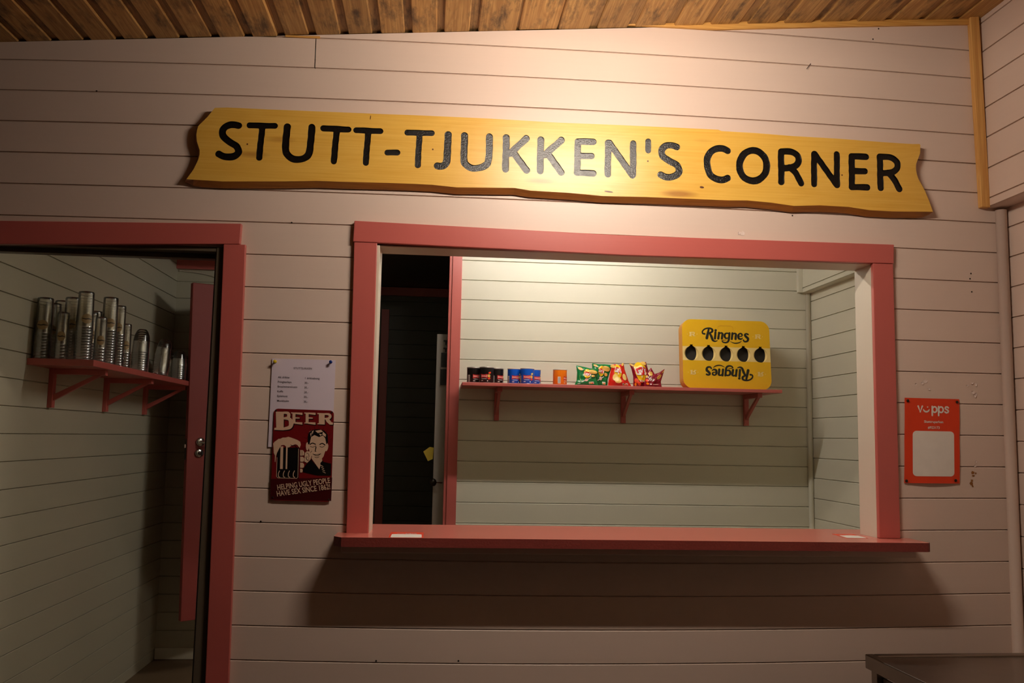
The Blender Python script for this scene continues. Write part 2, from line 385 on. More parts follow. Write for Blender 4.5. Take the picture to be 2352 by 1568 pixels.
for i, (a, b) in enumerate(bounds):
    t = random.uniform(.15, 1.); dz = random.uniform(-.002, .002); e = .0035
    y0, y1 = -4.65, .0
    prof = [(a, .010), (a, .003), (a+e, 0), (b-e, 0), (b, .003), (b, .010)]
    vs = [(px_, y, CZ(px_)+h+dz) for y in (y0, y1) for px_, h in prof]
    cl.add(vs, [(k, k+1, 7+k, 6+k) for k in range(5)]+[(6, 7, 8, 9, 10, 11)], CEILW, tag=t)
cl.add([(XL-.1, -4.65, CZ(XL-.1)+.0085), (3.4, -4.65, CZ(3.4)+.0085), (3.4, .13, CZ(3.4)+.0085), (XL-.1, .13, CZ(XL-.1)+.0085)], [(0, 1, 2, 3)], CEILB, tag=.3)
struct(cl.build('ceiling'), 'sloping ceiling of aged brown boards with dark gaps', 'ceiling')

# ------------------------------------------------------------------ trim boards on the front wall
def board(name, top, bot, y0, y1, m, label, cat='trim', bev=.0025):
    """top/bot: matching lists of (x, z) along the board"""
    mb = MB(); n = len(top)
    vs = [(x, y, z) for y in (y0, y1) for x, z in top+bot]
    fr = [(i, i+1, n+i+1, n+i) for i in range(n-1)]
    fs = [f[::-1] for f in fr]+[tuple(2*n+k for k in f) for f in fr]
    ring = list(range(n))+[n+i for i in range(n-1, -1, -1)]
    for a, b in zip(ring, ring[1:]+ring[:1]): fs.append((a, b, 2*n+b, 2*n+a))
    mb.add(vs, fs, m); o = bevel(mb.build(name, fix=True), bev)
    return struct(o, label, cat)
board('trim_1', [(.870, 2.181), (1.817, 2.166), (2.826, 2.171)], [(.868, 2.107), (1.818, 2.094), (2.823, 2.100)], -.022, 0, RED, 'red head board across the top of the serving hatch')
board('trim_2', [(.872, 2.1055), (.951, 2.1055)], [(.883, 1.108), (.957, 1.108)], -.020, 0, REDZ, 'red casing board on the left of the serving hatch')
board('trim_3', [(2.7445, 2.099), (2.8215, 2.0985)], [(2.7445, 1.113), (2.8215, 1.113)], -.020, 0, REDZ, 'red casing board on the right of the serving hatch')
board('trim_4', [(-.72, 2.118), (-.308, 2.133), (.487, 2.155)], [(-.72, 2.036), (-.301, 2.053), (.485, 2.083)], -.022, 0, RED, 'dark red head board above the open doorway')
board('trim_5', [(.430, 2.081), (.504, 2.0825)], [(.455, -.01), (.530, -.01)], -.020, 0, REDZ, 'dark red casing board on the right of the open doorway')
def boxobj(name, lo, hi, m, parent=None, bev=.002):
    mb = MB(); mb.box(lo, hi, m); o = mb.build(name, parent)
    return bevel(o, bev) if bev else o
# hatch jambs
struct(boxobj('trim_6', (.938, -.010, 1.11), (.9605, .128, 2.100), CREAM), 'cream jamb board inside the left of the hatch', 'trim')
struct(boxobj('trim_7', (2.7450, .0005, 1.11), (2.764, .128, 2.098), CREAM), 'cream jamb board inside the right of the hatch', 'trim')
struct(boxobj('trim_8', (.945, .0, 2.0975), (2.760, .128, 2.112), painted('cream_jamb_paint_x', (214, 203, 184), 0, rough=.35, bump=.12)), 'cream jamb board over the hatch opening', 'trim')
# door jamb with a stop
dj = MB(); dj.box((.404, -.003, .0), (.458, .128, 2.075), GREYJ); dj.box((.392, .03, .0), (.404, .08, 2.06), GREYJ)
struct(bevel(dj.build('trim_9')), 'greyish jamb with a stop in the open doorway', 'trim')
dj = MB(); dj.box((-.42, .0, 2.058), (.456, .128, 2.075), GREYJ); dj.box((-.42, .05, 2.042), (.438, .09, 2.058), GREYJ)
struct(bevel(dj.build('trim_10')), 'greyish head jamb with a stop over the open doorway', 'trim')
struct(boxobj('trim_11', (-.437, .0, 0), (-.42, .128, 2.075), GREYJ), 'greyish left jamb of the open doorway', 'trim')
board('trim_12', [(-.50, 2.04), (-.42, 2.044)], [(-.50, -.01), (-.42, -.01)], -.020, 0, REDZ, 'dark red casing board on the left of the open doorway')
# raw wood strip under the ceiling, raw batten and rounded corner post
def seg(us, vv, Y): return [tuple(py(u, v, Y)[[0, 2]]) for u, v in zip(us, vv)]
board('trim_13', seg((1425, 1643, 1900, 2236), (50, 48, 44, 42), -.012), seg((1425, 1643, 1900, 2236), (56, 67, 61, 55), -.012), -.012, .002, RAWX, 'raw yellow wood strip between the ceiling and the pink boards')
board('trim_14', [(3.151, 3.075), (3.186, 3.075)], [(3.168, 2.3255), (3.202, 2.3255)], -.024, 0, RAWB, 'raw unpainted corner batten at the upper right')
cp = MB(); cp.tube([(3.2485, -.014, -.0), (3.2485, -.014, 1.2), (3.2485, -.014, 2.318)], .0195, PINKZ, 16)
struct(cp.build('trim_15'), 'pink beige rounded corner post below the raw batten', 'trim')
board('trim_16', seg((655, 735), (80.5, 83), -.002), seg((655, 735), (84, 88), -.002), -.002, .004, RAWX, 'sliver of raw wood showing at the ceiling above the board joint', bev=.0005)

# ------------------------------------------------------------------ kitchen shell
mb = MB(); board_rows(mb, MINT, [(lambda z: (lambda s: z))(.7414+.113*k) for k in range(19, -8, -1)], lambda s, z, d: (s, 1.9+d, z), 1.27, 3.40, 4)
mb.add([(1.27, 2.0, 0), (3.4, 2.0, 0), (3.4, 2.0, 2.8), (1.27, 2.0, 2.8)], [(0, 1, 2, 3)], MINTD)
struct(mb.build('wall_back'), 'pale green board wall behind the snack shelf', 'wall')
tm = MB(); tm.box((1.246, 1.885, .0), (1.300, 1.905, 2.76), REDZ)
struct(bevel(tm.build('trim_17')), 'red casing at the left end of the pale green back wall', 'trim')
tm = MB(); tm.box((1.229, 1.893, .0), (1.2455, 2.01, 2.76), REDZ)
struct(bevel(tm.build('trim_18')), 'red end board closing the left edge of the back wall', 'trim')
mb = MB()
board_rows(mb, MINTY, [(lambda z: (lambda s: z))(2.261-.113*k) for k in range(-1, 22)], lambda s, z, d: (3.333+d, s, z), .128, 1.905, 2)
board_rows(mb, MINTY, [(lambda z: (lambda s: z))(z) for z in (2.793, 2.68, 2.565, 2.452, 2.339, 2.31)], lambda s, z, d: (3.283+d, s, z), .128, 1.902, 2)
mb.add([(3.283, .128, 2.31), (3.283, 1.9, 2.31), (3.4, 1.9, 2.31), (3.4, .128, 2.31)], [(0, 1, 2, 3)], MINTY)
struct(mb.build('wall_kitchen_right'), 'pale green board wall at the right inside the hatch', 'wall')
struct(boxobj('trim_19', (3.257, 1.876, 2.314), (3.283, 1.901, 2.76), MINTZ), 'short pale green corner batten high in the kitchen', 'trim')
cp = MB(); cp.tube([(3.319, 1.887, 0), (3.319, 1.887, 1.2), (3.319, 1.887, 2.309)], .0145, MINTZ, 14)
struct(cp.build('trim_20'), 'pale green rounded corner post in the kitchen', 'trim')
mb = MB(); board_rows(mb, MINTDIMY, [(lambda z: (lambda s: z))(1.416+.113*k) for k in range(12, -14, -1)], lambda s, z, d: (-.565-d, s, z), .125, 2.99, 4)
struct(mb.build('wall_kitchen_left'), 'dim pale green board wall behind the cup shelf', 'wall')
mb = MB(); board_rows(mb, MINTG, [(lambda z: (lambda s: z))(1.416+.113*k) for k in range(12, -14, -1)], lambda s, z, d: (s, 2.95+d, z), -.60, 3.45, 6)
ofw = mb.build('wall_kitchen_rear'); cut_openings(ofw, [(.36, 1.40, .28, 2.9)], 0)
struct(ofw, 'shadowed pale green rear wall behind the red door', 'wall')
mb = MB()
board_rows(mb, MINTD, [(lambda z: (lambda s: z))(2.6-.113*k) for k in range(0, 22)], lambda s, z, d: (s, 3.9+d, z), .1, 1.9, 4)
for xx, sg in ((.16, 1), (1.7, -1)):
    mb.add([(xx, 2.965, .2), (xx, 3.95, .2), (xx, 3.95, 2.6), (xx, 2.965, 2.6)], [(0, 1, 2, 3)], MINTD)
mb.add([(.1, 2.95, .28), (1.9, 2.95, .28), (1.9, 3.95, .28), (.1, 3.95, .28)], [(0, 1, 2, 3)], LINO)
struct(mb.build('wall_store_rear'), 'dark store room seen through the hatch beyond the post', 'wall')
struct(boxobj('trim_21', (.2, 3.87, 2.53), (1.7, 3.9, 2.595), RED), 'dark red crown strip in the store room', 'trim')
struct(boxobj('trim_22', (.735, 3.88, .28), (.795, 3.9, 2.42), REDZ), 'dark red upright casing in the store room', 'trim')
struct(boxobj('trim_23', (-.565, 2.915, 2.515), (.36, 2.95, 2.597), RED), 'dark red crown strip above the red door', 'trim')
mb = MB(); mb.box((-.6, .125, 2.76), (3.45, 2.1, 2.82), MINTD); mb.box((-.6, 2.1, 2.6), (3.45, 4.0, 2.82), MINTD)
struct(mb.build('ceiling_kitchen'), 'kitchen ceiling behind the front wall', 'ceiling')
mb = MB(); mb.box((-.7, .0, -.1), (3.45, 3.0, -.002), LINO)
struct(mb.build('floor_kitchen'), 'brown kitchen floor seen through the open doorway', 'floor')
struct(boxobj('baseboard_rear', (-.56, 2.925, 0), (.36, 2.95, .07), MINT), 'pale green baseboard at the rear of the kitchen', 'baseboard')

# red door leaf, half folded back
dr = thing('door_1', 'dark red door standing ajar beyond the end of the cup shelf', 'door', (-.262, 2.36, .345), math.radians(34)); dr['kind'] = 'structure'
lf = MB(); lf.box((0, 0, 0), (.76, .04, 1.985), REDD)
o = bevel(lf.build('leaf', dr), .004); o.rotation_euler = (0, math.radians(-1.2), 0)
hd = MB()
def disc(mbx, c, r, h, m, seg=20):
    # short round rosette pointing to -y
    vs = []
    for y, rr in ((0, r), (-h*.7, r), (-h, r*.85)):
        vs += [(c[0]+rr*math.cos(2*PI*k/seg), c[1]+y, c[2]+rr*math.sin(2*PI*k/seg)) for k in range(seg)]
    fs = [(i*seg+k, i*seg+(k+1) % seg, (i+1)*seg+(k+1) % seg, (i+1)*seg+k) for i in range(2) for k in range(seg)]+[list(range(2*seg, 3*seg))]
    mbx.add(vs, fs, m, True)
disc(hd, (.055, -.001, 1.035), .026, .012, CHROME); hd.tube([(.055, -.01, 1.035), (.055, -.05, 1.035), (.065, -.058, 1.034), (.17, -.058, 1.03)], .0085, CHROME)
hd.build('handle', dr)['label'] = 'chrome lever handle'
lk = MB(); disc(lk, (.052, -.001, .97), .026, .012, CHROME); disc(lk, (.052, -.012, .97), .012, .004, DARKM)
lk.build('lock_cylinder', dr)['label'] = 'chrome lock rosette'
lp = MB(); lp.box((-.022, .010, .93), (-.0165, .032, 1.10), DARKM); lp.box((-.030, .014, 1.0), (-.0165, .028, 1.02), CHROME)
lp.build('latch_plate', dr)['label'] = 'steel latch plate on the door edge'
# white door in the shadow behind the post
wd = thing('door_2', 'white door seen behind the red post inside the hatch', 'door', (1.17, 2.06, 0)); wd['kind'] = 'structure'
bevel(boxobj('leaf', (0, 0, 0), (.8, .04, 2.03), FRIDGE, wd, 0), .003)
hb = MB(); hb.tube([(.052, -.0, 1.180), (.052, -.03, 1.180), (.046, -.034, 1.180), (.010, -.036, 1.182)], .0035, CHROME)
vs = MB()
sp = []
hb.lathe([(.0, -.022), (.010, -.020), (.017, -.013), (.0205, 0), (.017, .013), (.010, .020), (.0, .022)], DARKM, (.0, -.036, 1.182), 20)
hb.build('knob', wd)['label'] = 'dark round knob on a thin rod'
bx = MB(); bx.box((1.195, 2.040, 1.735), (1.30, 2.059, 1.825), DARKB); bx.box((1.197, 2.040, 1.836), (1.30, 2.059, 1.92), DARKB); bx.box((1.194, 2.037, 1.825), (1.30, 2.059, 1.836), STEELD)
for z in (1.942, 1.985): bx.box((1.208, 2.03, z), (1.30, 2.059, z+.007), DARKB); bx.box((1.218, 2.042, z-.018), (1.227, 2.059, z), DARKB)
tag(bx.build('rack'), 'small black rack fixed to the white door behind the red post', 'rack')
nb = MB(); q = [(1.110, 1.353), (1.147, 1.380), (1.1695, 1.376), (1.165, 1.312), (1.138, 1.299)]
nb.prism(q, lambda a, b: (a, 2.066, b), lambda a, b: (a, 2.069, b), NOTE)
tag(nb.build('paper_note', fix=True), 'yellow paper note sticking out beside the white door', 'note')

# ------------------------------------------------------------------ serving counter
ct = thing('serving_counter', 'glossy red serving counter board at the foot of the hatch', 'counter', (.853, 0, 1.0))
tb = MB()

ol = [(.853, -.118), (.880, -.150), (2.850, -.150), (2.862, -.138), (2.862, -.001), (2.7445, -.001), (2.7445, .128), (2.90, .128), (2.90, .30), (.80, .30), (.80, .128), (.9605, .128), (.9605, -.001), (.853, -.001)]
ZT = 1.1125
tb.prism(ol, lambda a, b: (a-.853, b, ZT-1.0), lambda a, b: (a-.853, b, ZT-1.03), COUNTER, REDE)
o = bevel(tb.build('counter_top', ct, fix=True), .003)
sb = MB(); sb.box((.022, -.095, .056), (1.985, -.0, .082), PINK)
bevel(sb.build('support_moulding', ct), .004)['label'] = 'pink beige moulding under the counter edge'

def sticker(name, c, label):
    x0, x1, y0, y1, skew = c; mb = MB(); z = ZT+.0006
    P = lambda a, b: (x0+(x1-x0)*a+skew*b, y1+(y0-y1)*b, z)
    P2 = lambda a, b: (x0+(x1-x0)*a+skew*b, y1+(y0-y1)*b, z+.0003)
    mb.prism([(0, 0), (1, 0), (1, 1), (0, 1)], P, lambda a, b: (P(a, b)[0], P(a, b)[1], ZT+.0001), ORGP)
    mb.poly([(.06, .44), (.10, .40), (.90, .40), (.94, .44), (.95, .96), (.91, 1.0), (.09, 1.0), (.05, .96)], P2, WHITEP)
    asp = (x1-x0)/(y1-y0)
    PT = lambda a, b: P2(a, b)
    smile_word(mb, lambda a, b: PT(.2+a*.6, .30+b*.6*asp), WHITEP)
    return tag(mb.build(name, fix=False), label, 'sticker')
def smile_word(mb, place, m):
    """the payment wordmark: v, a smile with one dot, p p s; unit width, baseline at 0, y downwards"""
    w = .050
    mb.stroke([(.02, -.20), (.085, -.02), (.15, -.20)], w, place, m)
    arc = [(.275+.095*math.cos(a), -.125+.10*math.sin(a)) for a in [PI*(.93-.86*k/9) for k in range(10)]]
    mb.stroke(arc, [.024, .038, .046, .05, .052, .052, .05, .046, .038, .024], place, m)
    mb.ellipse((.315, -.175), .022, .022, place, m, 12)
    for x0 in (.44, .64):
        mb.stroke([(x0+.02, -.20), (x0+.02, .085)], w, place, m)
        mb.stroke([(x0+.095+.070*math.cos(2*PI*k/18), -.102+.088*math.sin(2*PI*k/18)) for k in range(19)], w, place, m)
    mb.stroke([(.965, -.165), (.935, -.195), (.885, -.192), (.868, -.155), (.89, -.118), (.94, -.095), (.968, -.06), (.95, -.02), (.90, -.005), (.857, -.035)], w, place, m)
sticker('sticker', (1.030, 1.142, -.143, .020, -.0), 'orange and white payment sticker on the left end of the counter')
sticker('sticker', (2.632, 2.712, -.02, .115, -.01), 'white payment sticker with orange top on the right end of the counter')

# ------------------------------------------------------------------ big wooden sign with carved letters
C1 = lambda x, y: (400+x/3.92, 220+y/3.92)
C2 = lambda x, y: (950+x/3.36, 250+y/3.36)
C3 = lambda x, y: (1550+x/3.36, 280+y/3.36)
YS = -.034
def S2W(p): w = py(p[0], p[1], YS); return (float(w[0]), float(w[2]))
top = [C1(365, 108), C1(480, 105), C1(850, 122), C1(1500, 148), C1(1900, 165), C2(0, 48), C2(600, 75), C2(1100, 105), C2(1600, 125), C2(2352, 160), C3(360, 70), C3(620, 85), C3(900, 108), C3(1280, 130), C3(1600, 155), C3(1830, 170), C3(1890, 170)]
right = [C3(1895, 180), C3(1893, 240), C3(1875, 290), C3(1862, 325), C3(1860, 360), C3(1868, 405), C3(1880, 440), C3(1930, 530), C3(1965, 615), C3(1992, 693)]
bottom = [C3(1680, 690), C3(1500, 680), C3(1340, 655), C3(1120, 643), C3(920, 648), C3(740, 622), C3(560, 605), C3(420, 605), C3(0, 588), C2(1800, 680), C2(1460, 672), C2(1200, 648), C2(900, 630), C2(780, 610), C2(330, 605), C2(140, 585), C2(0, 578), C1(1900, 783), C1(1480, 772), C1(1280, 765), C1(1000, 770), C1(430, 770), C1(110, 750)]
left = [C1(170, 670), C1(215, 580), C1(229, 530), C1(230, 490), C1(205, 410), C1(200, 350), C1(206, 310), C1(218, 270), C1(300, 190)]
def densify(pts, step=14.):
    out = []
    for a, b in zip(pts, pts[1:]+pts[:1]):
        n = max(1, int(math.dist(a, b)/step))
        out += [(a[0]+(b[0]-a[0])*k/n, a[1]+(b[1]-a[1])*k/n) for k in range(n)]
    return out
outline = [S2W(p) for p in densify(top+right+bottom+left)]
def crv(pts, n=5):
    """Catmull-Rom through the points"""
    p = [pts[0]]+list(pts)+[pts[-1]]; out = []
    for i in range(1, len(p)-2):
        for k in range(n):
            t = k/n; a, b, c, d = [np.array(q, float) for q in p[i-1:i+3]]
            out.append(tuple(.5*((2*b)+(-a+c)*t+(2*a-5*b+4*c-d)*t*t+(-a+3*b-3*c+d)*t**3)))
    return out+[tuple(pts[-1])]
def ell(c, rx, ry, n=28, rot=0.): return [(c[0]+rx*math.cos(2*PI*k/n)*math.cos(rot)-ry*math.sin(2*PI*k/n)*math.sin(rot), c[1]+rx*math.cos(2*PI*k/n)*math.sin(rot)+ry*math.sin(2*PI*k/n)*math.cos(rot)) for k in range(n+1)]
LET = [
 (C1, 31, [crv([(580, 268), (545, 260), (500, 262), (455, 285), (435, 330), (455, 378), (510, 420), (560, 455), (580, 500), (560, 533), (515, 550), (450, 548), (402, 522)])]),
 (C1, 27, [[(680, 265), (905, 271)], [(795, 270), (765, 557)]]),
 (C1, 31, [crv([(1018, 278), (1003, 470), (1020, 530), (1060, 563), (1110, 572), (1165, 563), (1208, 530), (1224, 470), (1240, 284)])]),
 (C1, 28, [[(1345, 293), (1568, 303)], [(1465, 300), (1437, 590)]]),
 (C1, 27, [[(1640, 310), (1855, 318)], [(1748, 318), (1725, 603)]]),
 (C1, 27, [[(1920, 510), (2008, 510)]]),
 (C1, 27, [[(2100, 330), (2318, 337)], [(2210, 335), (2193, 625)]]),
 (C2, 28, [crv([(266, 200), (258, 380), (240, 432), (210, 443), (185, 440)])]),
 (C2, 27, [crv([(393, 207), (389, 390), (405, 430), (450, 456), (500, 456), (550, 438), (578, 395), (586, 214)])]),
 (C2, 27, [[(715, 222), (709, 464)], [(870, 228), (745, 345)], [(768, 335), (872, 474)]]),
 (C2, 27, [[(981, 238), (976, 480)], [(1140, 242), (1012, 355)], [(1038, 350), (1138, 490)]]),
 (C2, 26, [[(1268, 253), (1262, 490)], [(1268, 252), (1388, 253)], [(1268, 362), (1372, 365)], [(1262, 492), (1388, 498)]]),
 (C2, 26, [[(1502, 262), (1498, 503)], [(1512, 262), (1690, 514)], [(1695, 266), (1693, 510)]]),
 (C2, 24, [[(1810, 252), (1811, 320)]]),
 (C2, 27, [crv([(2030, 295), (1990, 281), (1945, 285), (1914, 322), (1925, 368), (1975, 402), (2030, 432), (2050, 475), (2032, 508), (1985, 527), (1940, 524), (1908, 508)])]),
 (C3, 27, [crv([(408, 222), (370, 205), (320, 208), (275, 235), (250, 285), (252, 350), (275, 410), (320, 440), (370, 446), (408, 432)])]),
 (C3, 28, [ell((604, 338), 106, 118)]),
 (C3, 26, [[(820, 230), (822, 464)], crv([(822, 228), (900, 230), (945, 258), (956, 300), (932, 338), (870, 355), (825, 355)]), crv([(885, 350), (930, 390), (975, 473)])]),
 (C3, 25, [[(1075, 246), (1075, 480)], [(1078, 246), (1250, 488)], [(1250, 250), (1252, 488)]]),
 (C3, 26, [[(1365, 265), (1367, 500)], [(1365, 265), (1475, 268)], [(1365, 378), (1466, 381)], [(1367, 502), (1485, 505)]]),
 (C3, 26, [[(1582, 270), (1588, 508)], crv([(1582, 268), (1660, 273), (1710, 305), (1717, 350), (1688, 383), (1640, 394), (1590, 394)]), crv([(1645, 392), (1690, 440), (1732, 518)])]),
]
def sdf_loops(strokes, rad, step):
    """outlines (list of closed loops) of round-capped strokes merged together"""
    P = np.array([p for s in strokes for p in s]); x0, y0 = P.min(0)-rad-3*step; x1, y1 = P.max(0)+rad+3*step
    X, Y = np.meshgrid(np.arange(x0, x1+step, step), np.arange(y0, y1+step, step)); D = np.full(X.shape, 1e9)
    for s in strokes:
        for a, b in zip(s[:-1], s[1:]):
            ax, ay = a; dx, dy = b[0]-ax, b[1]-ay; L2 = dx*dx+dy*dy+1e-12
            t = np.clip(((X-ax)*dx+(Y-ay)*dy)/L2, 0, 1); D = np.minimum(D, np.hypot(X-ax-t*dx, Y-ay-t*dy))
    rr = rad*(1+.035*np.sin(X/rad*1.1+Y/rad*.7)+.03*np.sin(Y/rad*2.3-X/rad*.5)); V = D-rr
    nx = {}; H, W = V.shape
    def ip(i, j, k, l):
        t = V[i, j]/(V[i, j]-V[k, l]); return (x0+step*(j+(l-j)*t), y0+step*(i+(k-i)*t))
    ins = V < 0
    cells = np.argwhere((ins[:-1, :-1].astype(int)+ins[1:, :-1]+ins[:-1, 1:]+ins[1:, 1:]) % 4 != 0)
    for i, j in cells:
        c = [(i, j), (i, j+1), (i+1, j+1), (i+1, j)]; st = [ins[q] for q in c]; cr = []
        for k in range(4):
            a, b = c[k], c[(k+1) % 4]
            if st[k] != st[(k+1) % 4]: cr.append((tuple(sorted((a, b))), st[k]))
        o_ = [e for e, v in cr if v]; i_ = [e for e, v in cr if not v]
        for e1, e2 in zip(o_, i_): nx[e1] = e2
    loops = []; left = set(nx)
    while left:
        s0 = left.pop(); lp = [s0]; e = nx[s0]
        while e != s0 and e in left: left.discard(e); lp.append(e); e = nx[e]
        if len(lp) > 8:
            pts = [ip(*e[0], *e[1]) for e in lp]
            loops.append(pts[::3])
    return loops
def cdt(loops):
    vs = []; fs = []
    for lp in loops:
        fs.append(list(range(len(vs), len(vs)+len(lp)))); vs += [Vector(p) for p in lp]
    r = delaunay_2d_cdt(vs, [], fs, 2, 1e-6)
    return [tuple(v) for v in r[0]], [list(f) for f in r[2]]
SX, SZ = 1.70, 2.40       # origin of the sign
sign = thing('wooden_sign', 'long varnished wooden sign with black carved capitals above the hatch', 'sign', (SX, 0, SZ))
allL = []; DEEP = .005
for fn, w, st in LET:
    sw = [[S2W(fn(*p)) for p in s] for s in st]
    k = 3.92 if fn is C1 else 3.36
    rad = (w/k)*py(1200, 350, YS)[1]*0 + w/k/ (F/3.16)
    allL.append(sdf_loops(sw, rad, .0011))
mbf = MB()
v2, f2 = cdt([outline]+[lp for L in allL for lp in L])
mbf.add([(x-SX, YS, z-SZ) for x, z in v2], f2, PINE)
n = len(outline); rim = []
cxm, czm = SX, 2.41
sec = [(0, YS), (.0, YS+.003), (-.0, -.004)]
back = []
for i in range(n):   # hewn live edge: the back of the plank stands out below and at the left end
    (ax, az), (bx2, bz) = outline[i-2], outline[(i+2) % n]; L_ = math.hypot(bx2-ax, bz-az)+1e-9
    nx_, nz_ = -(bz-az)/L_, (bx2-ax)/L_
    back.append((outline[i][0]-max(0, -nx_)*.012, outline[i][1]-max(0, -nz_)*.017))
vv = [(x-SX, YS, z-SZ) for x, z in outline]+[(x-SX, -.010, z-SZ) for x, z in back]+[(x-SX, -.003, z-SZ) for x, z in back]
mbf.add(vv, [(r*n+i, r*n+(i+1) % n, (r+1)*n+(i+1) % n, (r+1)*n+i) for r in (0, 1) for i in range(n)], PINEE)
mbf.poly(back, lambda a, b: (a-SX, -.003, b-SZ), PINEE)
mbf.build('board', sign)

for L in allL:
    g = MB(); v2, f2 = cdt(L)
    g.add([(x-SX, YS+DEEP, z-SZ) for x, z in v2], f2, INK)
    for lp in L:
        n = len(lp)
        g.add([(x-SX, YS+.0002, z-SZ) for x, z in lp]+[(x-SX, YS+DEEP, z-SZ) for x, z in lp], [(i, (i+1) % n, n+(i+1) % n, n+i) for i in range(n)], INK)
    g.build('letter', sign)
# dark knots on the sign face
KNOT = plain('knot', (96, 50, 18), .4)
for (u, v, rx, rz) in ((1612, 430, .008, .004), (1398, 440, .016, .003), (568, 331, .003, .003), (994, 343, .003, .003), (1488, 370, .003, .003), (851, 270, .0015, .008), (1934, 402, .003, .003)):
    kn = MB(); x, z = S2W((u, v)); kn.ellipse((x, z), rx, rz, lambda a, b: (a-SX, YS-.0004, b-SZ), KNOT, 14, rot=-.1)
    kn.build('knot', sign)['label'] = 'dark brown knot in the wood'

# ------------------------------------------------------------------ price list, tin sign, payment poster and their pins
ph = MB(); YP = -.0045
x0, x1, z1, z0 = .6095, .8235, 1.694, 1.394
def Ppap(y): return lambda a, b: (x0+(x1-x0)*a, y-.002*math.sin(PI*a)*(1-b), z1+(z0-z1)*b)
gr = 8
for yy, flip in ((YP, False), (YP+.0006, True)):
    vs = [Ppap(yy)(i/gr, j/gr) for j in range(gr+1) for i in range(gr+1)]
    fs = [(j*(gr+1)+i, j*(gr+1)+i+1, (j+1)*(gr+1)+i+1, (j+1)*(gr+1)+i) for j in range(gr) for i in range(gr)]
    ph.add(vs, fs, PAPER, True)
def A(u, v):  # art space of the sheet = zoom crop of it
    return ((u-60)/1935., (v-40)/ (1935.*.300/.214))
PP = lambda u, v: Ppap(YP-.0006)(*A(u, v))
ph.text('STUTTJUKKEN', (1005, 352), 86, PP, PRINTG, 0, 'CENTER')
for k, (a, b) in enumerate((('Alt drikke', '1 drikkebong'), ('Pringles/lays', '30,-'), ('Brus/mineralvann', '35,-'), ('Kaffe', '20,-'), ('Eplemost', '35,-'), ('Munkholm', '35,-'))):
    y = 640+145*k; ph.text(a, (262, y), 86, PP, PRINTG, .004); ph.text(b, (1072, y+12), 86, PP, PRINTG, .004)
tag(ph.build('price_list'), 'white printed price list pinned left of the hatch above the tin sign', 'paper')
def pushpin(name, u, v, m, label, grp=None):
    x, _, z = py(u, v, -.012); t = MB()
    rings = [(0, .0045), (-.002, .0046), (-.0035, .003), (-.009, .0026), (-.0105, .0052), (-.013, .0058), (-.0145, .0045), (-.0148, 0.)]
    vs = []; S = 14
    for y, r in rings: vs += [(r*math.cos(2*PI*k/S), y, r*math.sin(2*PI*k/S)) for k in range(S)]
    t.add(vs, [(i*S+k, i*S+(k+1) % S, (i+1)*S+(k+1) % S, (i+1)*S+k) for i in range(len(rings)-1) for k in range(S)], m, True)
    t.tube([(0, .004, 0), (0, 0, 0)], .0006, CHROME, 6)
    o = t.build(name); o.location = (x, -.0055, z); return tag(o, label, 'pin', grp)
pushpin('pushpin', 632, 830, PINY, 'yellow pushpin in the top left corner of the price list')
pushpin('pushpin', 760, 831, PINB, 'blue pushpin in the top right corner of the price list')

tn = thing('tin_sign', 'dark red tin beer sign with a man raising a mug', 'sign', (.728, -.0075, 1.3695), 0)
TL, TR, BL = np.array([.6245, 1.5245]), np.array([.8255, 1.5215]), np.array([.6265, 1.2165])
def TA(u, v):   # art space = zoom crop of the sign
    a, b = u-115, v-48; det = 913*1381+27*45
    s = (a*1381+b*45)/det; t = (b*913-a*27)/det; return s, t
def TP(layer):
    y = -.0012-.00012*layer
    def f(u, v):
        s, t = TA(u, v); p = TL+(TR-TL)*s+(BL-TL)*t; return (p[0]-.728, y, p[1]-1.3695)
    return f
tp = MB()
rr = []
for cx, cy, a0 in ((.93, .045, -90), (.93, .955, 0), (.07, .955, 90), (.07, .045, 180)):
    for k in range(5):
        a = math.radians(a0+22.5*k); rr.append((cx+.055*math.cos(a)*1.25, cy+.036*math.sin(a)*1.2))
def TPn(y): return lambda s, t: ((TL+(TR-TL)*s+(BL-TL)*t)[0]-.728, y, (TL+(TR-TL)*s+(BL-TL)*t)[1]-1.3695)
tp.prism(rr, TPn(-.0012), TPn(.0012), TINR, TINK)
L1, L2, L3, L4 = TP(1), TP(2), TP(3), TP(4)
tp.poly([(72, 1110), (1000, 1090), (985, 1440), (70, 1418)], TP(.6), TINM)
for k in range(14):   # rays round the head
    a = math.radians(-20+k*-17); c = (790, 600)
    tp.poly([(c[0]+190*math.cos(a-.02), c[1]+230*math.sin(a-.02)), (c[0]+200*math.cos(a+.02), c[1]+240*math.sin(a+.02)), (min(1000, c[0]+275*math.cos(a)), c[1]+320*math.sin(a))], TP(.7), TINM)
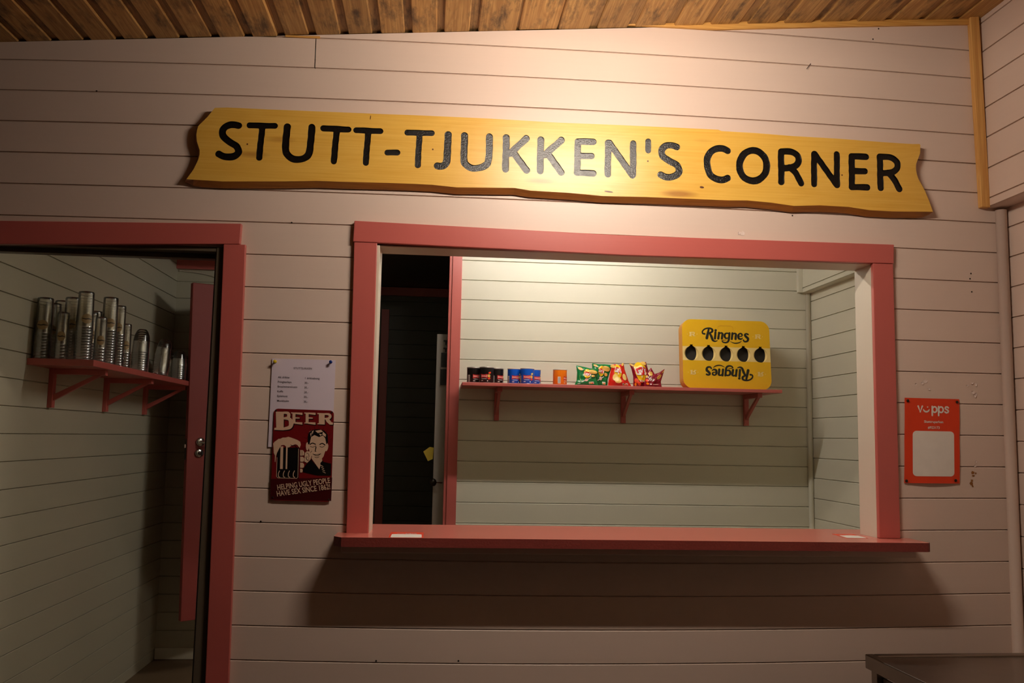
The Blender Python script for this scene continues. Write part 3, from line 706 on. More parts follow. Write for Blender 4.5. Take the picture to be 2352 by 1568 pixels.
# BEER: shadow and cream slab letters
def slab(dx, dy, pl, m):
    q = lambda p: [(x+dx, y+dy) for x, y in p]
    tp.poly(q([(140, 98), (262, 100), (262, 380), (118, 374), (122, 345), (150, 340), (142, 120)]), pl, m)
    tp.stroke(q(crv([(250, 114), (320, 118), (338, 150), (325, 190), (270, 196)])), [30, 42, 52, 46, 28], pl, m)
    tp.stroke(q(crv([(268, 200), (345, 208), (376, 270), (350, 335), (240, 362)])), [30, 50, 72, 56, 34], pl, m)
    for ex in (0, 200):
        tp.poly(q([(372+ex, 108), (440+ex, 110), (440+ex, 278), (372+ex, 274), (376+ex, 262), (394+ex, 258), (394+ex, 126), (372+ex, 122)]), pl, m)
        for y0_, y1_, w_ in ((108, 132, 112), (180, 202, 70), (254, 280, 112)): tp.poly(q([(430+ex, y0_), (432+ex+w_, y0_+4), (434+ex+w_, y1_+14 if w_ > 100 else y1_), (430+ex, y1_)]), pl, m)
    tp.poly(q([(772, 114), (884, 118), (886, 290), (772, 286), (776, 272), (796, 268), (796, 134), (772, 130)]), pl, m)
    tp.stroke(q(crv([(875, 130), (945, 134), (968, 165), (945, 196), (885, 202)])), [24, 34, 44, 36, 22], pl, m)
    tp.poly(q([(890, 200), (945, 196), (985, 250), (1012, 262), (1008, 292), (960, 290), (915, 250)]), pl, m)
slab(12, 14, L1, TINK); slab(0, 0, L2, TINC)
# mug of dark beer with foam
tp.poly([(165, 640), (505, 640), (495, 1095), (480, 1108), (170, 1098), (155, 1080)], L2, TINK)
foam = [(105, 580), (125, 555), (160, 530), (185, 510), (215, 508), (250, 490), (290, 490), (335, 478), (375, 490), (420, 505), (470, 525), (515, 552), (524, 600), (505, 645), (470, 600), (440, 590), (385, 610), (340, 640), (300, 625), (270, 600), (230, 605), (200, 650), (165, 720), (150, 770), (140, 860), (132, 850), (135, 760), (115, 720), (112, 650)]
tp.poly(foam, L3, TINC)
for x_, w_ in ((238, 42), (313, 24)): tp.poly([(x_-w_/2, 625), (x_+w_/2, 620), (x_+w_/2-6, 962), (x_-w_/2-6, 962)], L3, TINC)
tp.stroke([(490, 660), (480, 1085), (465, 1102), (180, 1095), (160, 1075), (165, 790)], 7, L3, TINC)
for k in range(4): tp.stroke(crv([(205+75*k, 990), (188+75*k, 1030), (190+75*k, 1075), (210+75*k, 1085)]), 11, L3, TINC)
tp.stroke([(370, 600), (400, 612), (430, 600), (462, 640), (470, 700)], 8, L4, TINK)
# man: suit, shirt, head, hair, face
tp.poly([(560, 960), (600, 900), (680, 815), (730, 880), (800, 960), (850, 850), (985, 880), (980, 1060), (780, 1060), (560, 1010)], L2, TINK)
tp.poly([(685, 800), (805, 965), (850, 830), (830, 760), (700, 760)], L3, TINC)
tp.poly([(820, 870), (860, 830), (905, 1020), (880, 1030), (830, 960)], L4, TINK)
for k in range(4): tp.stroke([(828+10*k, 905+32*k), (862+12*k, 925+32*k)], 9, TP(4.5), TINC)
face = [(640, 470), (650, 400), (700, 372), (790, 362), (870, 378), (925, 440), (935, 560), (905, 660), (870, 770), (820, 838), (760, 850), (705, 800), (665, 720), (640, 640), (632, 560)]
tp.ellipse((622, 622), 22, 62, L3, TINC); tp.ellipse((918, 640), 20, 56, L3, TINC, rot=.25)
tp.poly(face, L3, TINC)
tp.poly([(632, 590), (630, 470), (650, 405), (700, 372), (800, 360), (880, 380), (930, 440), (938, 560), (912, 590), (895, 500), (860, 455), (800, 480), (730, 450), (680, 480), (655, 590)], L4, TINK)
for q in ([(690, 395), (720, 378), (700, 440)], [(740, 385), (830, 370), (860, 400), (780, 420)], [(860, 400), (905, 440), (900, 480), (850, 440)], [(665, 430), (690, 410), (676, 480)], [(800, 430), (850, 440), (820, 460)]): tp.poly(q, TP(4.6), TINC)
tp.stroke(crv([(665, 590), (700, 572), (745, 588)]), 15, L4, TINK); tp.stroke(crv([(812, 592), (850, 575), (890, 600)]), 15, L4, TINK)
tp.stroke(crv([(668, 622), (705, 632), (742, 618)]), 7, L4, TINK); tp.stroke(crv([(812, 622), (848, 632), (880, 618)]), 7, L4, TINK)
tp.poly([(752, 600), (762, 640), (748, 690), (768, 700), (735, 700), (742, 660)], L4, TINK)
tp.stroke(crv([(708, 735), (770, 762), (828, 730)]), 8, L4, TINK); tp.stroke(crv([(716, 742), (770, 742), (820, 736)]), 6, L4, TINK)
tp.stroke(crv([(735, 780), (770, 790), (800, 778)]), 6, L4, TINK); tp.stroke(crv([(690, 690), (672, 720), (690, 770)]), 6, L4, TINK)
# hand on the mug handle
tp.poly([(585, 720), (620, 692), (665, 700), (690, 760), (670, 820), (620, 870), (580, 850)], L4, TINC)
tp.ellipse((625, 805), 20, 34, TP(5), TINK, rot=-.5); tp.ellipse((627, 803), 13, 27, TP(5.5), TINC, rot=-.5)
tp.stroke(crv([(610, 720), (640, 735), (650, 780)]), 6, TP(5), TINK)
for k, (yy, hh) in enumerate(((720, 88), (815, 78), (905, 80), (985, 60))):
    w_ = (62, 64, 62, 40)[k]; tp.poly([(515, yy-hh/2), (515+w_*.7, yy-hh/2+4), (515+w_, yy-10), (515+w_*.9, yy+hh/2-8), (515+w_*.5, yy+hh/2), (515, yy+hh/2-4)], L4, TINC)
tp.stroke([(540, 690), (542, 760), (560, 760)], 6, TP(5), TINK)
ang = -.135
tp.text('HELPING UGLY PEOPLE', (176, 1276), 112, L3, TINC, .018, width=800, rot=ang, shear=-.04)
tp.text('HAVE SEX SINCE 1862!', (168, 1370), 112, L3, TINC, .018, width=810, rot=ang, shear=-.04)
tp.build('panel', tn)
for (u, v) in ((147, 86), (990, 104), (104, 1388), (948, 1420)):
    sc_ = MB(); s, t = TA(u, v); p = TL+(TR-TL)*s+(BL-TL)*t
    disc(sc_, (p[0]-.728, -.0015, p[1]-1.3695), .003, .0012, DARKM, 10); sc_.build('screw', tn)

vp = MB()
VX0, VX1, VZ1, VZ0 = .0, .0, 0, 0
a_, b_, c_, d_ = [py(u, v, -.004) for u, v in ((2078, 913), (2203, 916.5), (2077, 1109), (2204, 1110))]
def VP(layer):
    def f(s, t):
        p = (a_*(1-s)+b_*s)*(1-t)+(c_*(1-s)+d_*s)*t
        bulge = .006*math.sin(PI*s)*t**3+.003*abs(math.sin(2*PI*t))*.5*(1 if s > .9 or s < .1 else .3)
        return (p[0], -.0042-bulge-.0009*layer, p[2])
    return f
G = 28
for L_ in (0, -1.5):
    vs = [VP(L_)(i/G, j/G) for j in range(G+1) for i in range(G+1)]
    vp.add(vs, [(j*(G+1)+i, j*(G+1)+i+1, (j+1)*(G+1)+i+1, (j+1)*(G+1)+i) for j in range(G) for i in range(G)], ORGP, True)
VA = lambda L_: (lambda u, v: VP(L_)((u-300)/657., (v-278)/1027.))
rq = []
for cx, cy, a0 in ((845, 722, -90), (845, 1172, 0), (440, 1172, 90), (440, 722, 180)):
    rq += [(cx+46*math.cos(math.radians(a0+18*k)), cy+46*math.sin(math.radians(a0+18*k))) for k in range(6)]
# rounded white field as a fan of strips so that it follows the bulge
ys_ = [676+46*(1-math.cos(PI/2*k/6)) for k in range(7)]+[722+453*k/14 for k in range(1, 14)]+[1175+46*math.sin(PI/2*k/6) for k in range(7)]
for y0_, y1_ in zip(ys_[:-1], ys_[1:]):
    def hw(y):
        d = min(y-676, 1221-y); return 248 if d > 46 else 202+math.sqrt(max(0, 46**2-(46-d)**2))
    cols = [-1, -.6, -.2, .2, .6, 1]
    vs = [VA(1)(643+hw(y)*c, y) for y in (y0_, y1_) for c in cols]
    vp.add(vs, [(i, i+1, 7+i, 6+i) for i in range(5)], WHITEP)
smile_word(vp, lambda x, y: VA(1)(452+x*384, 452+y*384), WHITEP)
vp.text('Skøttruparken', (646, 576), 42, VA(1), WHITEP, .02, 'CENTER', .95)
vp.text('#923173', (648, 647), 42, VA(1), WHITEP, .02, 'CENTER', .95)
tag(vp.build('payment_poster'), 'orange red payment sheet tacked up right of the hatch', 'poster')
for (u, v, w_) in ((2085, 920, 'top left'), (2198, 923, 'top right'), (2082, 1104, 'bottom left'), (2195, 1103, 'bottom right')):
    t = MB(); disc(t, (0, 0, 0), .0052, .0022, DARKM, 12); t.tube([(0, .004, 0), (0, 0, 0)], .0008, DARKM, 6)
    o = t.build('thumbtack'); p = py(u, v, -.007); o.location = (p[0], -.0072, p[2]); tag(o, 'dark thumbtack in the %s corner of the orange payment sheet' % w_, 'pin')

# paint flakes, splinters and nails on the pink wall (parts of the wall)
CHIPP = plain('chipped_bare_wood', (150, 96, 40), .7); FLAKE = plain('paint_flake', (232, 214, 204), .5)
fk = MB()
def flake(u, v, r, m=FLAKE, lift=.003):
    x, _, z = py(u, v, 0); k = random.randint(4, 6); pts = [(x+r*random.uniform(.5, 1.2)*math.cos(2*PI*i/k+.4), z+r*random.uniform(.5, 1.2)*math.sin(2*PI*i/k+.4)) for i in range(k)]
    fk.add([(a, -.0006-random.random()*lift, b) for a, b in pts]+[(x, -.0006, z)], [(i, (i+1) % k, k) for i in range(k)], m)
for u, v, r in ((2125, 876, .010), (2118, 880, .006), (2103, 882, .007), (2133, 893, .006), (2222, 886, .006), (2232, 880, .007), (2240, 884, .006), (2235, 900, .009), (2241, 905, .007), (2238, 910, .006), (2241, 1060, .007), (2238, 1070, .006), (1706, 537, .010), (1697, 535, .006)): flake(u, v, r)
for u, v, r in ((2233, 1085, .008), (2235, 1092, .006), (2232, 1103, .006), (2231, 1110, .007), (2234, 1116, .005), (2241, 1087, .005)): flake(u, v, r, CHIPP, .0006)
o = fk.build('paint_flake', front); o['label'] = 'loose paint flakes and chipped spots'
def nail(u, v, u2, v2, r=.0012):
    t = MB(); a, b = py(u, v, -.002), py(u2, v2, -.012); t.tube([a, b], r, DARKM, 6); t.build('nail', front)
nail(1862, 146, 1853, 158)
for u, v in ((2005, 90), (2018, 66), (222, 209), (670, 511), (599, 1197), (864, 1517), (1053, 1517), (2228, 640), (2230, 628), (2232, 670), (1440, 430), (1820, 495), (870, 425)):
    t = MB(); p = py(u, v, 0); disc(t, (p[0], .0002, p[2]), .0030, .0012, DARKM, 8); t.build('nail', front)

# ------------------------------------------------------------------ snack shelf on the back wall
def bracket(mb, w, depth, drop, m, plane):
    """upright, arm and slanted brace of a wooden bracket; plane(a, d, z): a across, d away from the wall"""
    def bx_(a0, a1, d0, d1, z0, z1):
        vs = [plane(a, d, z) for a in (a0, a1) for d in (d0, d1) for z in (z0, z1)]
        mb.add(vs, [(0, 1, 3, 2), (4, 6, 7, 5), (0, 4, 5, 1), (2, 3, 7, 6), (0, 2, 6, 4), (1, 5, 7, 3)], m)
    bx_(-w/2, w/2, 0, .022, -drop, 0)
    bx_(-w/2, w/2, .022, depth, -.024, 0)
    q = [(.022, -drop*.82), (.022, -drop*.66), (depth*.80, -.024), (depth*.93, -.024)]
    vs = [plane(a, d, z) for a in (-w*.3, w*.3) for d, z in q]
    mb.add(vs, [(0, 1, 2, 3), (7, 6, 5, 4), (0, 4, 5, 1), (1, 5, 6, 2), (2, 6, 7, 3), (3, 7, 4, 0)], m)
def fill(mb, fn, c, rx, ry, m, rot=0., n=20, rings=6):
    """ellipse that follows a curved surface"""
    cr, sr = math.cos(rot), math.sin(rot); vs = [fn(*c)]; fs = []
    for r in range(1, rings+1):
        for k in range(n):
            x_, y_ = rx*r/rings*math.cos(2*PI*k/n), ry*r/rings*math.sin(2*PI*k/n); vs.append(fn(c[0]+x_*cr-y_*sr, c[1]+x_*sr+y_*cr))
    fs += [(0, 1+k, 1+(k+1) % n) for k in range(n)]
    for r in range(rings-1): fs += [(1+r*n+k, 1+(r+1)*n+k, 1+(r+1)*n+(k+1) % n, 1+r*n+(k+1) % n) for k in range(n)]
    mb.add(vs, fs, m, True)
SHZ = 1.7275
sh = thing('snack_shelf', 'red wall shelf holding cans, crisp bags and a yellow carton', 'shelf', (1.308, 1.9, SHZ))
boxobj('shelf_board', (0, -.30, -.018), (1.735, 0, 0), RED, sh)
for xb in (1.512, 2.229, 2.942):
    mb = MB(); bracket(mb, .027, .235, .175, REDZ, lambda a, d, z: (xb-1.308+a, -d, z-.018)); bevel(mb.build('bracket', sh, fix=True), .0015)
def can(idx, u, yc, ang, body, kind, label, grp):
    x = float(py(u, 868, yc)[0]); R = .038; H = .089
    t = thing('snack_can', label, 'can', (x, yc, SHZ), 0, grp)
    b = MB(); b.lathe([(R*.93, .0), (R, .003), (R, H-.006)], body, (0, 0, 0), 40)
    b.lathe([(.0, .0005), (R*.93, .0)], body, (0, 0, 0), 40)
    def cyl(rad):
        return lambda s, z: (rad*math.sin(s/R+ang), -rad*math.cos(s/R+ang), z)
    p1, p2 = cyl(R+.0003), cyl(R+.0006)
    def grid(x0, x1, z0, z1, m, pl, n=8):
        vs = [pl(x0+(x1-x0)*i/n, z) for z in (z0, z1) for i in range(n+1)]
        b.add(vs, [(i, i+1, n+2+i, n+1+i) for i in range(n)], m)
    # wordmark on its bow-shaped field, strength bars, text line and barcode
    n = 10; top_ = [(-.019+.038*i/n, (.0495-.003*math.sin(PI*i/n))) for i in range(n+1)]; bot_ = [(-.019+.038*i/n, .0270+.004*math.sin(PI*i/n)) for i in range(n+1)]
    b.add([p1(*q) for q in top_]+[p1(*q) for q in bot_], [(i, i+1, n+2+i, n+1+i) for i in range(n)], CANR)
    b.text('PRINGLES', (0, .0340), .0125, p2, CANPK, .025, 'CENTER', flip=True, width=.035)
    grid(-.015, .015, .0228, .0248, WHITEP, p1); grid(-.017, -.006, .0125, .0155, WHITEP, p1, 3)
    grid(-.052, -.036, .010, .046, WHITEP, p1, 5)
    for k in range(7): grid(-.050+.0020*k, -.0492+.0020*k, .012, .044, BLACKP, p2, 1)
    grid(.017, .022, .010, .0155, WHITEP, p1, 2)
    for cx_, cz_, m_ in ((.027, .040, CHIP), (.031, .056, VEGR if kind == 'k' else CHIPY), (.028, .026, VEGR if kind != 'o' else CHIP)):
        fill(b, p1, (cx_, cz_), .008, .0085 if m_ is CHIP else .0055, m_, .3, 12, 3)
    b.build('tin_body', t)
    r = MB(); r.lathe([(R+.0004, H-.0065), (R+.0012, H-.005), (R+.0012, H-.002), (R+.0004, H-.001), (R-.0005, H), (R-.004, H), (R-.005, H-.004), (0, H-.004)], LIDW if kind != 'k' else TINEND, (0, 0, 0), 40)
    r.build('lid', t)
    ba = MB(); ba.lathe([(R*.95, .0004), (R+.0006, .001), (R+.0006, .003), (R+.0002, .0036)], TINEND, (0, 0, 0), 40); ba.build('base_rim', t)
g1, g2 = 'black snack cans on the shelf', 'blue snack cans on the shelf'
can(0, 1088.5, 1.740, .30, CANK, 'k', 'black snack can at the left end of the shelf, leftmost of three', g1)
can(1, 1117.5, 1.692, -.42, CANK, 'k', 'middle black snack can, standing in front with its picture of chips', g1)
can(2, 1140.5, 1.758, .56, CANK, 'k', 'rightmost black snack can, half hidden behind its neighbour', g1)
can(3, 1181.5, 1.740, .05, CANB, 'b', 'leftmost of the three blue snack cans', g2)
can(4, 1211.0, 1.692, -.17, CANB, 'b', 'middle blue snack can, standing in front of the two others', g2)
can(5, 1225.8, 1.764, .46, CANB, 'b', 'rightmost blue snack can, half hidden behind the middle one', g2)
can(6, 1286.0, 1.715, .92, CANO, 'o', 'single orange snack can standing alone on the shelf', None)

# crisp bags: pillow surfaces between four outlined edges
def bag(label, Y, lean, corners, art, foil, fat, grp, crumple=.0055, seed=1):
    """corners: four edge polylines (top, right, bottom, left) in crop pixels; art(mb, surf)"""
    U = lambda p: (1310+p[0]/10.226, 815+p[1]/10.226)
    E_ = [[np.array(py(*U(p), Y))[[0, 2]] for p in e] for e in corners]
    zmin = min(p[1] for e in E_ for p in e)
    for e in E_:
        for p in e: p[1] = SHZ+.0005+max(0., (p[1]-zmin))*1.0
    def along(e, t):
        n_ = len(e)-1; i = min(int(t*n_), n_-1); f = t*n_-i; return e[i]*(1-f)+e[i+1]*f
    T, Rr, B, Lf = E_
    rnd = random.Random(seed); ph_ = [rnd.uniform(0, 6.28) for _ in range(6)]
    cx = float(np.mean([p[0] for e in E_ for p in e]))
    def surf(off, side):
        def f(s, t):
            c = along(T, s)*(1-t)+along(B, s)*t+along(Lf, t)*(1-s)+along(Rr, t)*s-(T[0]*(1-s)*(1-t)+T[-1]*s*(1-t)+B[0]*(1-s)*t+B[-1]*s*t)
            w = max(0., (1-abs(2*s-1)**2.6)*(1-abs(2*t-1)**3))**.6
            cr = crumple*(math.sin(7*s+3*t+ph_[0])*.5+math.sin(13*t-5*s+ph_[1])*.35+math.sin(17*s+9*t+ph_[2])*.3+math.sin(21*t+ph_[3])*.25)*(w if side > 0 else .4*w)
            hz = c[1]-SHZ
            return (c[0]-cx, lean*hz-side*(fat*w+cr)-off, hz)
        return f
    mb = MB(); n = 44
    for side in (1, -1):
        fn = surf(0, side); vs = [fn(i/n, j/n) for j in range(n+1) for i in range(n+1)]
        fs = [(j*(n+1)+i, j*(n+1)+i+1, (j+1)*(n+1)+i+1, (j+1)*(n+1)+i) for j in range(n) for i in range(n)]
        mb.add(vs, [f[::-1] for f in fs] if side > 0 else fs, foil, True)
    art(mb, surf)
    o = mb.build('crisp_bag'); o.location = (cx, Y, SHZ); return tag(o, label, 'bag', grp)
def logo(mb, surf, c, r, rot=0., word='Lay’s'):
    k = 1.2; r *= 1.28
    fill(mb, surf(0.0022, 1), c, r, r*k, LOGOY, rot); 
    f2_ = surf(0.0037, 1); fill(mb, f2_, c, r*1.02, r*k*.42, LOGOR, rot)
    mb.text(word, (c[0], c[1]+r*.42), r*1.25, surf(0.0055, 1), WHITEP, .03, 'CENTER', .72, rot=rot)
def score(mb, surf, x, y):
    f1_ = surf(0.0022, 1); f2_ = surf(0.0035, 1)
    mb.add([f1_(x, y), f1_(x+.24, y), f1_(x+.24, y+.11), f1_(x, y+.11)], [(0, 1, 2, 3)], WHITEP)
    for k, m_ in enumerate((LEAF, LOGOY, CANO, VEGR)): mb.add([f2_(x+.02+.05*k, y+.045), f2_(x+.065+.05*k, y+.045), f2_(x+.065+.05*k, y+.10), f2_(x+.02+.05*k, y+.10)], [(0, 1, 2, 3)], m_)
def art_green(mb, surf):
    f = surf(0.0022, 1)
    logo(mb, surf, (.50, .34), .16, .12)
    for c, rx, ry, ro in (((.76, .20), .19, .11, .15), ((.16, .14), .11, .07, .3), ((.80, .46), .09, .08, .2)): fill(mb, surf(0.0045, 1), c, rx, ry, CHIP, ro)
    mb.stroke([(.12, .45), (.14, .60), (.24, .78)], .025, f, LEAF); mb.stroke([(.24, .78), (.45, .70), (.70, .58)], .03, f, WHITEP); fill(mb, surf(0.0032, 1), (.46, .68), .10, .08, ONION)
    mb.stroke([(.34, .52), (.68, .50)], .018, f, LEAF); score(mb, surf, .58, .80)
    mb.stroke([(.10, .88), (.18, .87)], .03, f, WHITEP)
def art_red(mb, surf):
    logo(mb, surf, (.46, .30), .20, .05)
    for c, rx, ry, ro, m_ in (((.30, .60), .15, .13, .3, CHIPY), ((.44, .70), .17, .13, -.2, CHIPY), ((.80, .56), .11, .10, .4, CHIPY), ((.10, .12), .20, .09, .3, CHIP), ((.88, .05), .10, .06, -.6, CHIP)): fill(mb, surf(0.0040, 1), c, rx, ry, m_, ro)
    score(mb, surf, .62, .82)
def art_maroon(mb, surf):
    logo(mb, surf, (.50, .37), .28, -.02)
    for c, rx, ry, ro, m_ in (((.12, .08), .14, .07, .2, CHIP), ((.82, .06), .13, .09, .1, CHIP), ((.18, .78), .13, .08, 0, VEGR), ((.34, .86), .10, .07, .3, VEGR), ((.48, .78), .08, .05, .3, VEGR), ((.12, .90), .06, .05, .3, CANO)): fill(mb, surf(0.0040, 1), c, rx, ry, m_, ro)
    mb.text('Barbecue', (.54, .79), .11, surf(0.0042, 1), WHITEP, .01, 'CENTER', .8)
def art_small(mb, surf):
    for c, rx, ry, ro, m_ in (((.16, .22), .10, .12, .5, CHIP), ((.76, .34), .13, .14, .3, CHIP), ((.10, .62), .08, .08, .3, VEGR), ((.15, .78), .08, .07, .3, CANO), ((.05, .45), .05, .06, .3, CHIP), ((.92, .12), .08, .04, -.7, CHIP)): fill(mb, surf(0.0040, 1), c, rx, ry, m_, ro)
    mb.text('Lay’s', (.28, .50), .24, surf(0.0042, 1), WHITEP, .02, 'CENTER', .8, rot=.25)
    f = surf(0.0032, 1); mb.stroke([(.30, .80), (.80, .80)], .03, f, ONION)
bag('green crisp bag leaning in front, leftmost of the bags on the shelf', 1.696, .16, [[(148, 250), (330, 285), (480, 322), (690, 345)], [(690, 345), (640, 480), (605, 560), (660, 735)], [(95, 728), (300, 740), (480, 740), (660, 735)], [(148, 250), (165, 420), (150, 610), (95, 728)]], art_green, BAGG, .020, 'green crisp bags', seed=3)
bag('green crisp bag standing behind, between the front green bag and the red bag', 1.752, .10, [[(520, 178), (680, 205), (800, 205), (1000, 225)], [(1000, 225), (930, 420), (880, 580), (872, 742)], [(560, 742), (660, 742), (770, 742), (872, 742)], [(520, 178), (520, 300), (550, 500), (560, 742)]], art_green, BAGG, .020, 'green crisp bags', seed=5)
bag('bright red crisp bag in the middle of the shelf', 1.708, .16, [[(985, 215), (1080, 205), (1160, 225), (1270, 180)], [(1270, 180), (1290, 330), (1370, 600), (1440, 738)], [(880, 738), (1060, 745), (1250, 745), (1440, 738)], [(985, 215), (960, 350), (910, 560), (880, 738)]], art_red, BAGR, .024, None, seed=8)
bag('tall dark maroon crisp bag behind the crumpled one', 1.752, .10, [[(1390, 165), (1520, 205), (1640, 150), (1790, 135)], [(1790, 135), (1840, 320), (1850, 560), (1860, 750)], [(1475, 745), (1600, 750), (1740, 750), (1860, 750)], [(1390, 165), (1445, 310), (1480, 480), (1475, 745)]], art_maroon, BAGM, .022, 'maroon crisp bags', seed=11)
bag('small crumpled maroon crisp bag, rightmost of the bags beside the carton', 1.692, .14, [[(1910, 280), (1990, 430), (2090, 400), (2232, 310)], [(2232, 310), (2180, 470), (2130, 620), (2150, 758)], [(1730, 750), (1880, 752), (2010, 756), (2150, 758)], [(1910, 280), (1800, 420), (1750, 600), (1730, 750)]], art_small, BAGM, .018, 'maroon crisp bags', .007, seed=17)

# yellow beer carton with five can holes
bxo = thing('beer_carton', 'big yellow drinks carton with five round holes at the right of the shelf', 'box', (2.757, 1.650, SHZ), 0)
bxo.rotation_euler = (math.radians(-5), 0, 0)
W_, H_ = .494, .384; RC_ = .052
def rrect(w, h, r, ins=0., n=7):
    out = []
    for cx, cz, a0 in ((w/2-r, r, -90), (w/2-r, h-r, 0), (-w/2+r, h-r, 90), (-w/2+r, r, 180)):
        out += [(cx+(r-ins)*math.cos(math.radians(a0+90*k/n)), cz+(r-ins)*math.sin(math.radians(a0+90*k/n))) for k in range(n+1)]
    return out
ZA = lambda u, v: ((u-1125)/1730.*W_ + (v-830)*(-.00001), H_-(v-150-(u-1125)*.0195)/1350.*H_)     # crop of the carton -> its face
face_o = rrect(W_, H_, RC_)
holes = []; hc = []
for u, v in ((433, 808), (773, 816), (1117, 826), (1460, 832), (1795, 842)):
    c = ZA(u, v); r_ = .0395
    hc.append(c)
    lp = [(c[0]+r_*math.cos(a), c[1]+r_*math.sin(a)) for a in [math.radians(112+316*k/26) for k in range(27)]]
    lp += [(c[0]+.0060, c[1]+r_+.004), (c[0]+.0095, c[1]+r_+.0095), (c[0]-.0095, c[1]+r_+.0095), (c[0]-.0060, c[1]+r_+.004)]
    holes.append(lp)
cb = MB(); bandz = (ZA(1125, 685)[1], ZA(1125, 958)[1])
v2, f2 = cdt([face_o]+holes)
# split the face along the cream band
bm = bmesh.new(); vvs = [bm.verts.new((x, 0, z)) for x, z in v2]
for f in f2:
    try: bm.faces.new([vvs[i] for i in f])
    except ValueError: pass
for z in bandz: bmesh.ops.bisect_plane(bm, geom=bm.verts[:]+bm.edges[:]+bm.faces[:], plane_co=(0, 0, z), plane_no=(0, 0, 1))
bm.verts.index_update()
for f in bm.faces:
    zc = f.calc_center_median().z; cb.add([tuple(v.co) for v in f.verts], [list(range(len(f.verts)))], BOXC if bandz[1] < zc < bandz[0] else BOXY)
bm.free()
n = len(face_o)
cb.add([(x, y, z) for y in (0, .002, .070) for x, z in face_o], [(j*n+i, j*n+(i+1) % n, (j+1)*n+(i+1) % n, (j+1)*n+i) for j in range(2) for i in range(n)], BOXE)
cb.poly(face_o, lambda a, b: (a, .070, b), BOXE)
PLc = lambda u, v: (ZA(u, v)[0], -.0004, ZA(u, v)[1])
PLr = lambda u, v: (lambda q: (q[0], -.0004, q[1]))((lambda p: (-p[0]+.008, ZA(1125, 822)[1]*2-p[1]))(ZA(u, v)))
PLu = lambda u, v: (ZA(u, v)[0], -.0003, ZA(u, v)[1])
def wordmark(pl):
    st = lambda pts, ws, k=6: cb.stroke(crv(pts, k), list(1.14*np.interp(np.linspace(0, 1, (len(pts)-1)*k+1), np.linspace(0, 1, len(ws)), ws)), pl, BOXK)
    st([(690, 425), (650, 415), (648, 370), (700, 325), (780, 312), (835, 335), (838, 375), (800, 402), (772, 405)], [30, 26, 24, 26, 28, 36, 40, 30, 22])
    st([(768, 335), (750, 420), (732, 508)], [34, 44, 48])
    st([(785, 405), (820, 470), (850, 545), (895, 570), (945, 556)], [30, 44, 40, 26, 10])
    cb.ellipse((906, 352), 26, 24, pl, BOXK, 14)
    st([(902, 395), (898, 450), (892, 515)], [40, 38, 40])
    st([(972, 400), (965, 460), (958, 515)], [38, 36, 40]); st([(975, 425), (1010, 402), (1040, 420), (1035, 470), (1030, 515)], [20, 26, 38, 38, 40])
    st([(1165, 415), (1125, 408), (1090, 430), (1085, 475), (1110, 508), (1150, 500)], [26, 26, 36, 38, 30, 18]); st([(1180, 408), (1172, 480), (1158, 560), (1115, 592), (1055, 585), (1032, 558)], [38, 38, 36, 28, 24, 20]); st([(1035, 560), (1070, 545), (1120, 545)], [14, 12, 6])
    st([(1238, 408), (1232, 460), (1226, 520)], [38, 36, 40]); st([(1240, 432), (1278, 410), (1308, 428), (1302, 480), (1300, 522)], [20, 26, 38, 38, 40])
    st([(1375, 470), (1425, 462), (1425, 425), (1385, 412), (1355, 450), (1362, 505), (1405, 522), (1440, 500)], [16, 20, 30, 22, 38, 40, 30, 14])
    st([(1548, 428), (1510, 415), (1485, 440), (1510, 475), (1545, 510), (1535, 560), (1480, 570), (1455, 540)], [30, 26, 38, 42, 44, 32, 28, 26])
    st([(1195, 570), (1260, 600), (1320, 604), (1380, 588), (1420, 556)], [6, 16, 20, 16, 5])
wordmark(PLc); wordmark(PLr)
for u, v, up in ((445, 432, 1), (1745, 470, 1), (470, 1178, -1), (1795, 1208, -1)):
    q = lambda pts: [(u+x, v+up*y) for x, y in pts]
    cb.poly(q([(-60, -42), (-10, -42), (-10, -28), (-22, -28), (-22, 28), (-10, 28), (-10, 42), (-62, 42), (-62, 28), (-50, 28), (-50, -28), (-60, -28)]), PLu, BOXC)
    cb.stroke(q(crv([(-18, -34), (30, -34), (42, -16), (25, 0), (-18, 2)])), 18, PLu, BOXC); cb.poly(q([(0, 2), (30, 0), (44, 30), (62, 30), (62, 42), (22, 42)]), PLu, BOXC)
    for sx in (-98, 92): cb.ellipse((u+sx, v), 7, 9, PLu, BOXC, 10)
cb.stroke([(948, 330), (950, 285), (985, 258), (1205, 266), (1242, 290), (1246, 340)], 5, PLu, BOXE)
cb.build('carton', bxo, fix=False)
for c, lp in zip(hc, holes):
    hm = MB(); n = len(lp)
    ins = [(c[0]+(x-c[0])*.96+.001, c[1]+(z-c[1])*.96) for x, z in lp]
    hm.add([(x, .0003, z) for x, z in lp]+[(x, .030, z) for x, z in ins], [(i, (i+1) % n, n+(i+1) % n, n+i) for i in range(n)], BOXD)
    hm.poly(ins, lambda a, b: (a, .030, b), BOXD)
    # bent cardboard lips left and right of the opening
    for sg in (1, -1):
        arcp = [(c[0]+sg*.0393*math.cos(a), c[1]+.0393*math.sin(a)) for a in [math.radians(-80+145*k/12) for k in range(13)]]
        inn = [(c[0]+sg*(.0393*math.cos(a)-.009*math.sin(PI*k/12)), c[1]+.0393*math.sin(a)) for k, a in enumerate([math.radians(-80+145*k/12) for k in range(13)])]
        hm.add([(x, .0006, z) for x, z in arcp]+[(x, .012*math.sin(PI*i/12)+.0008, z) for i, (x, z) in enumerate(inn)], [(i, i+1, 14+i, 13+i) for i in range(12)], BOXC)
    hm.build('can_hole', bxo)

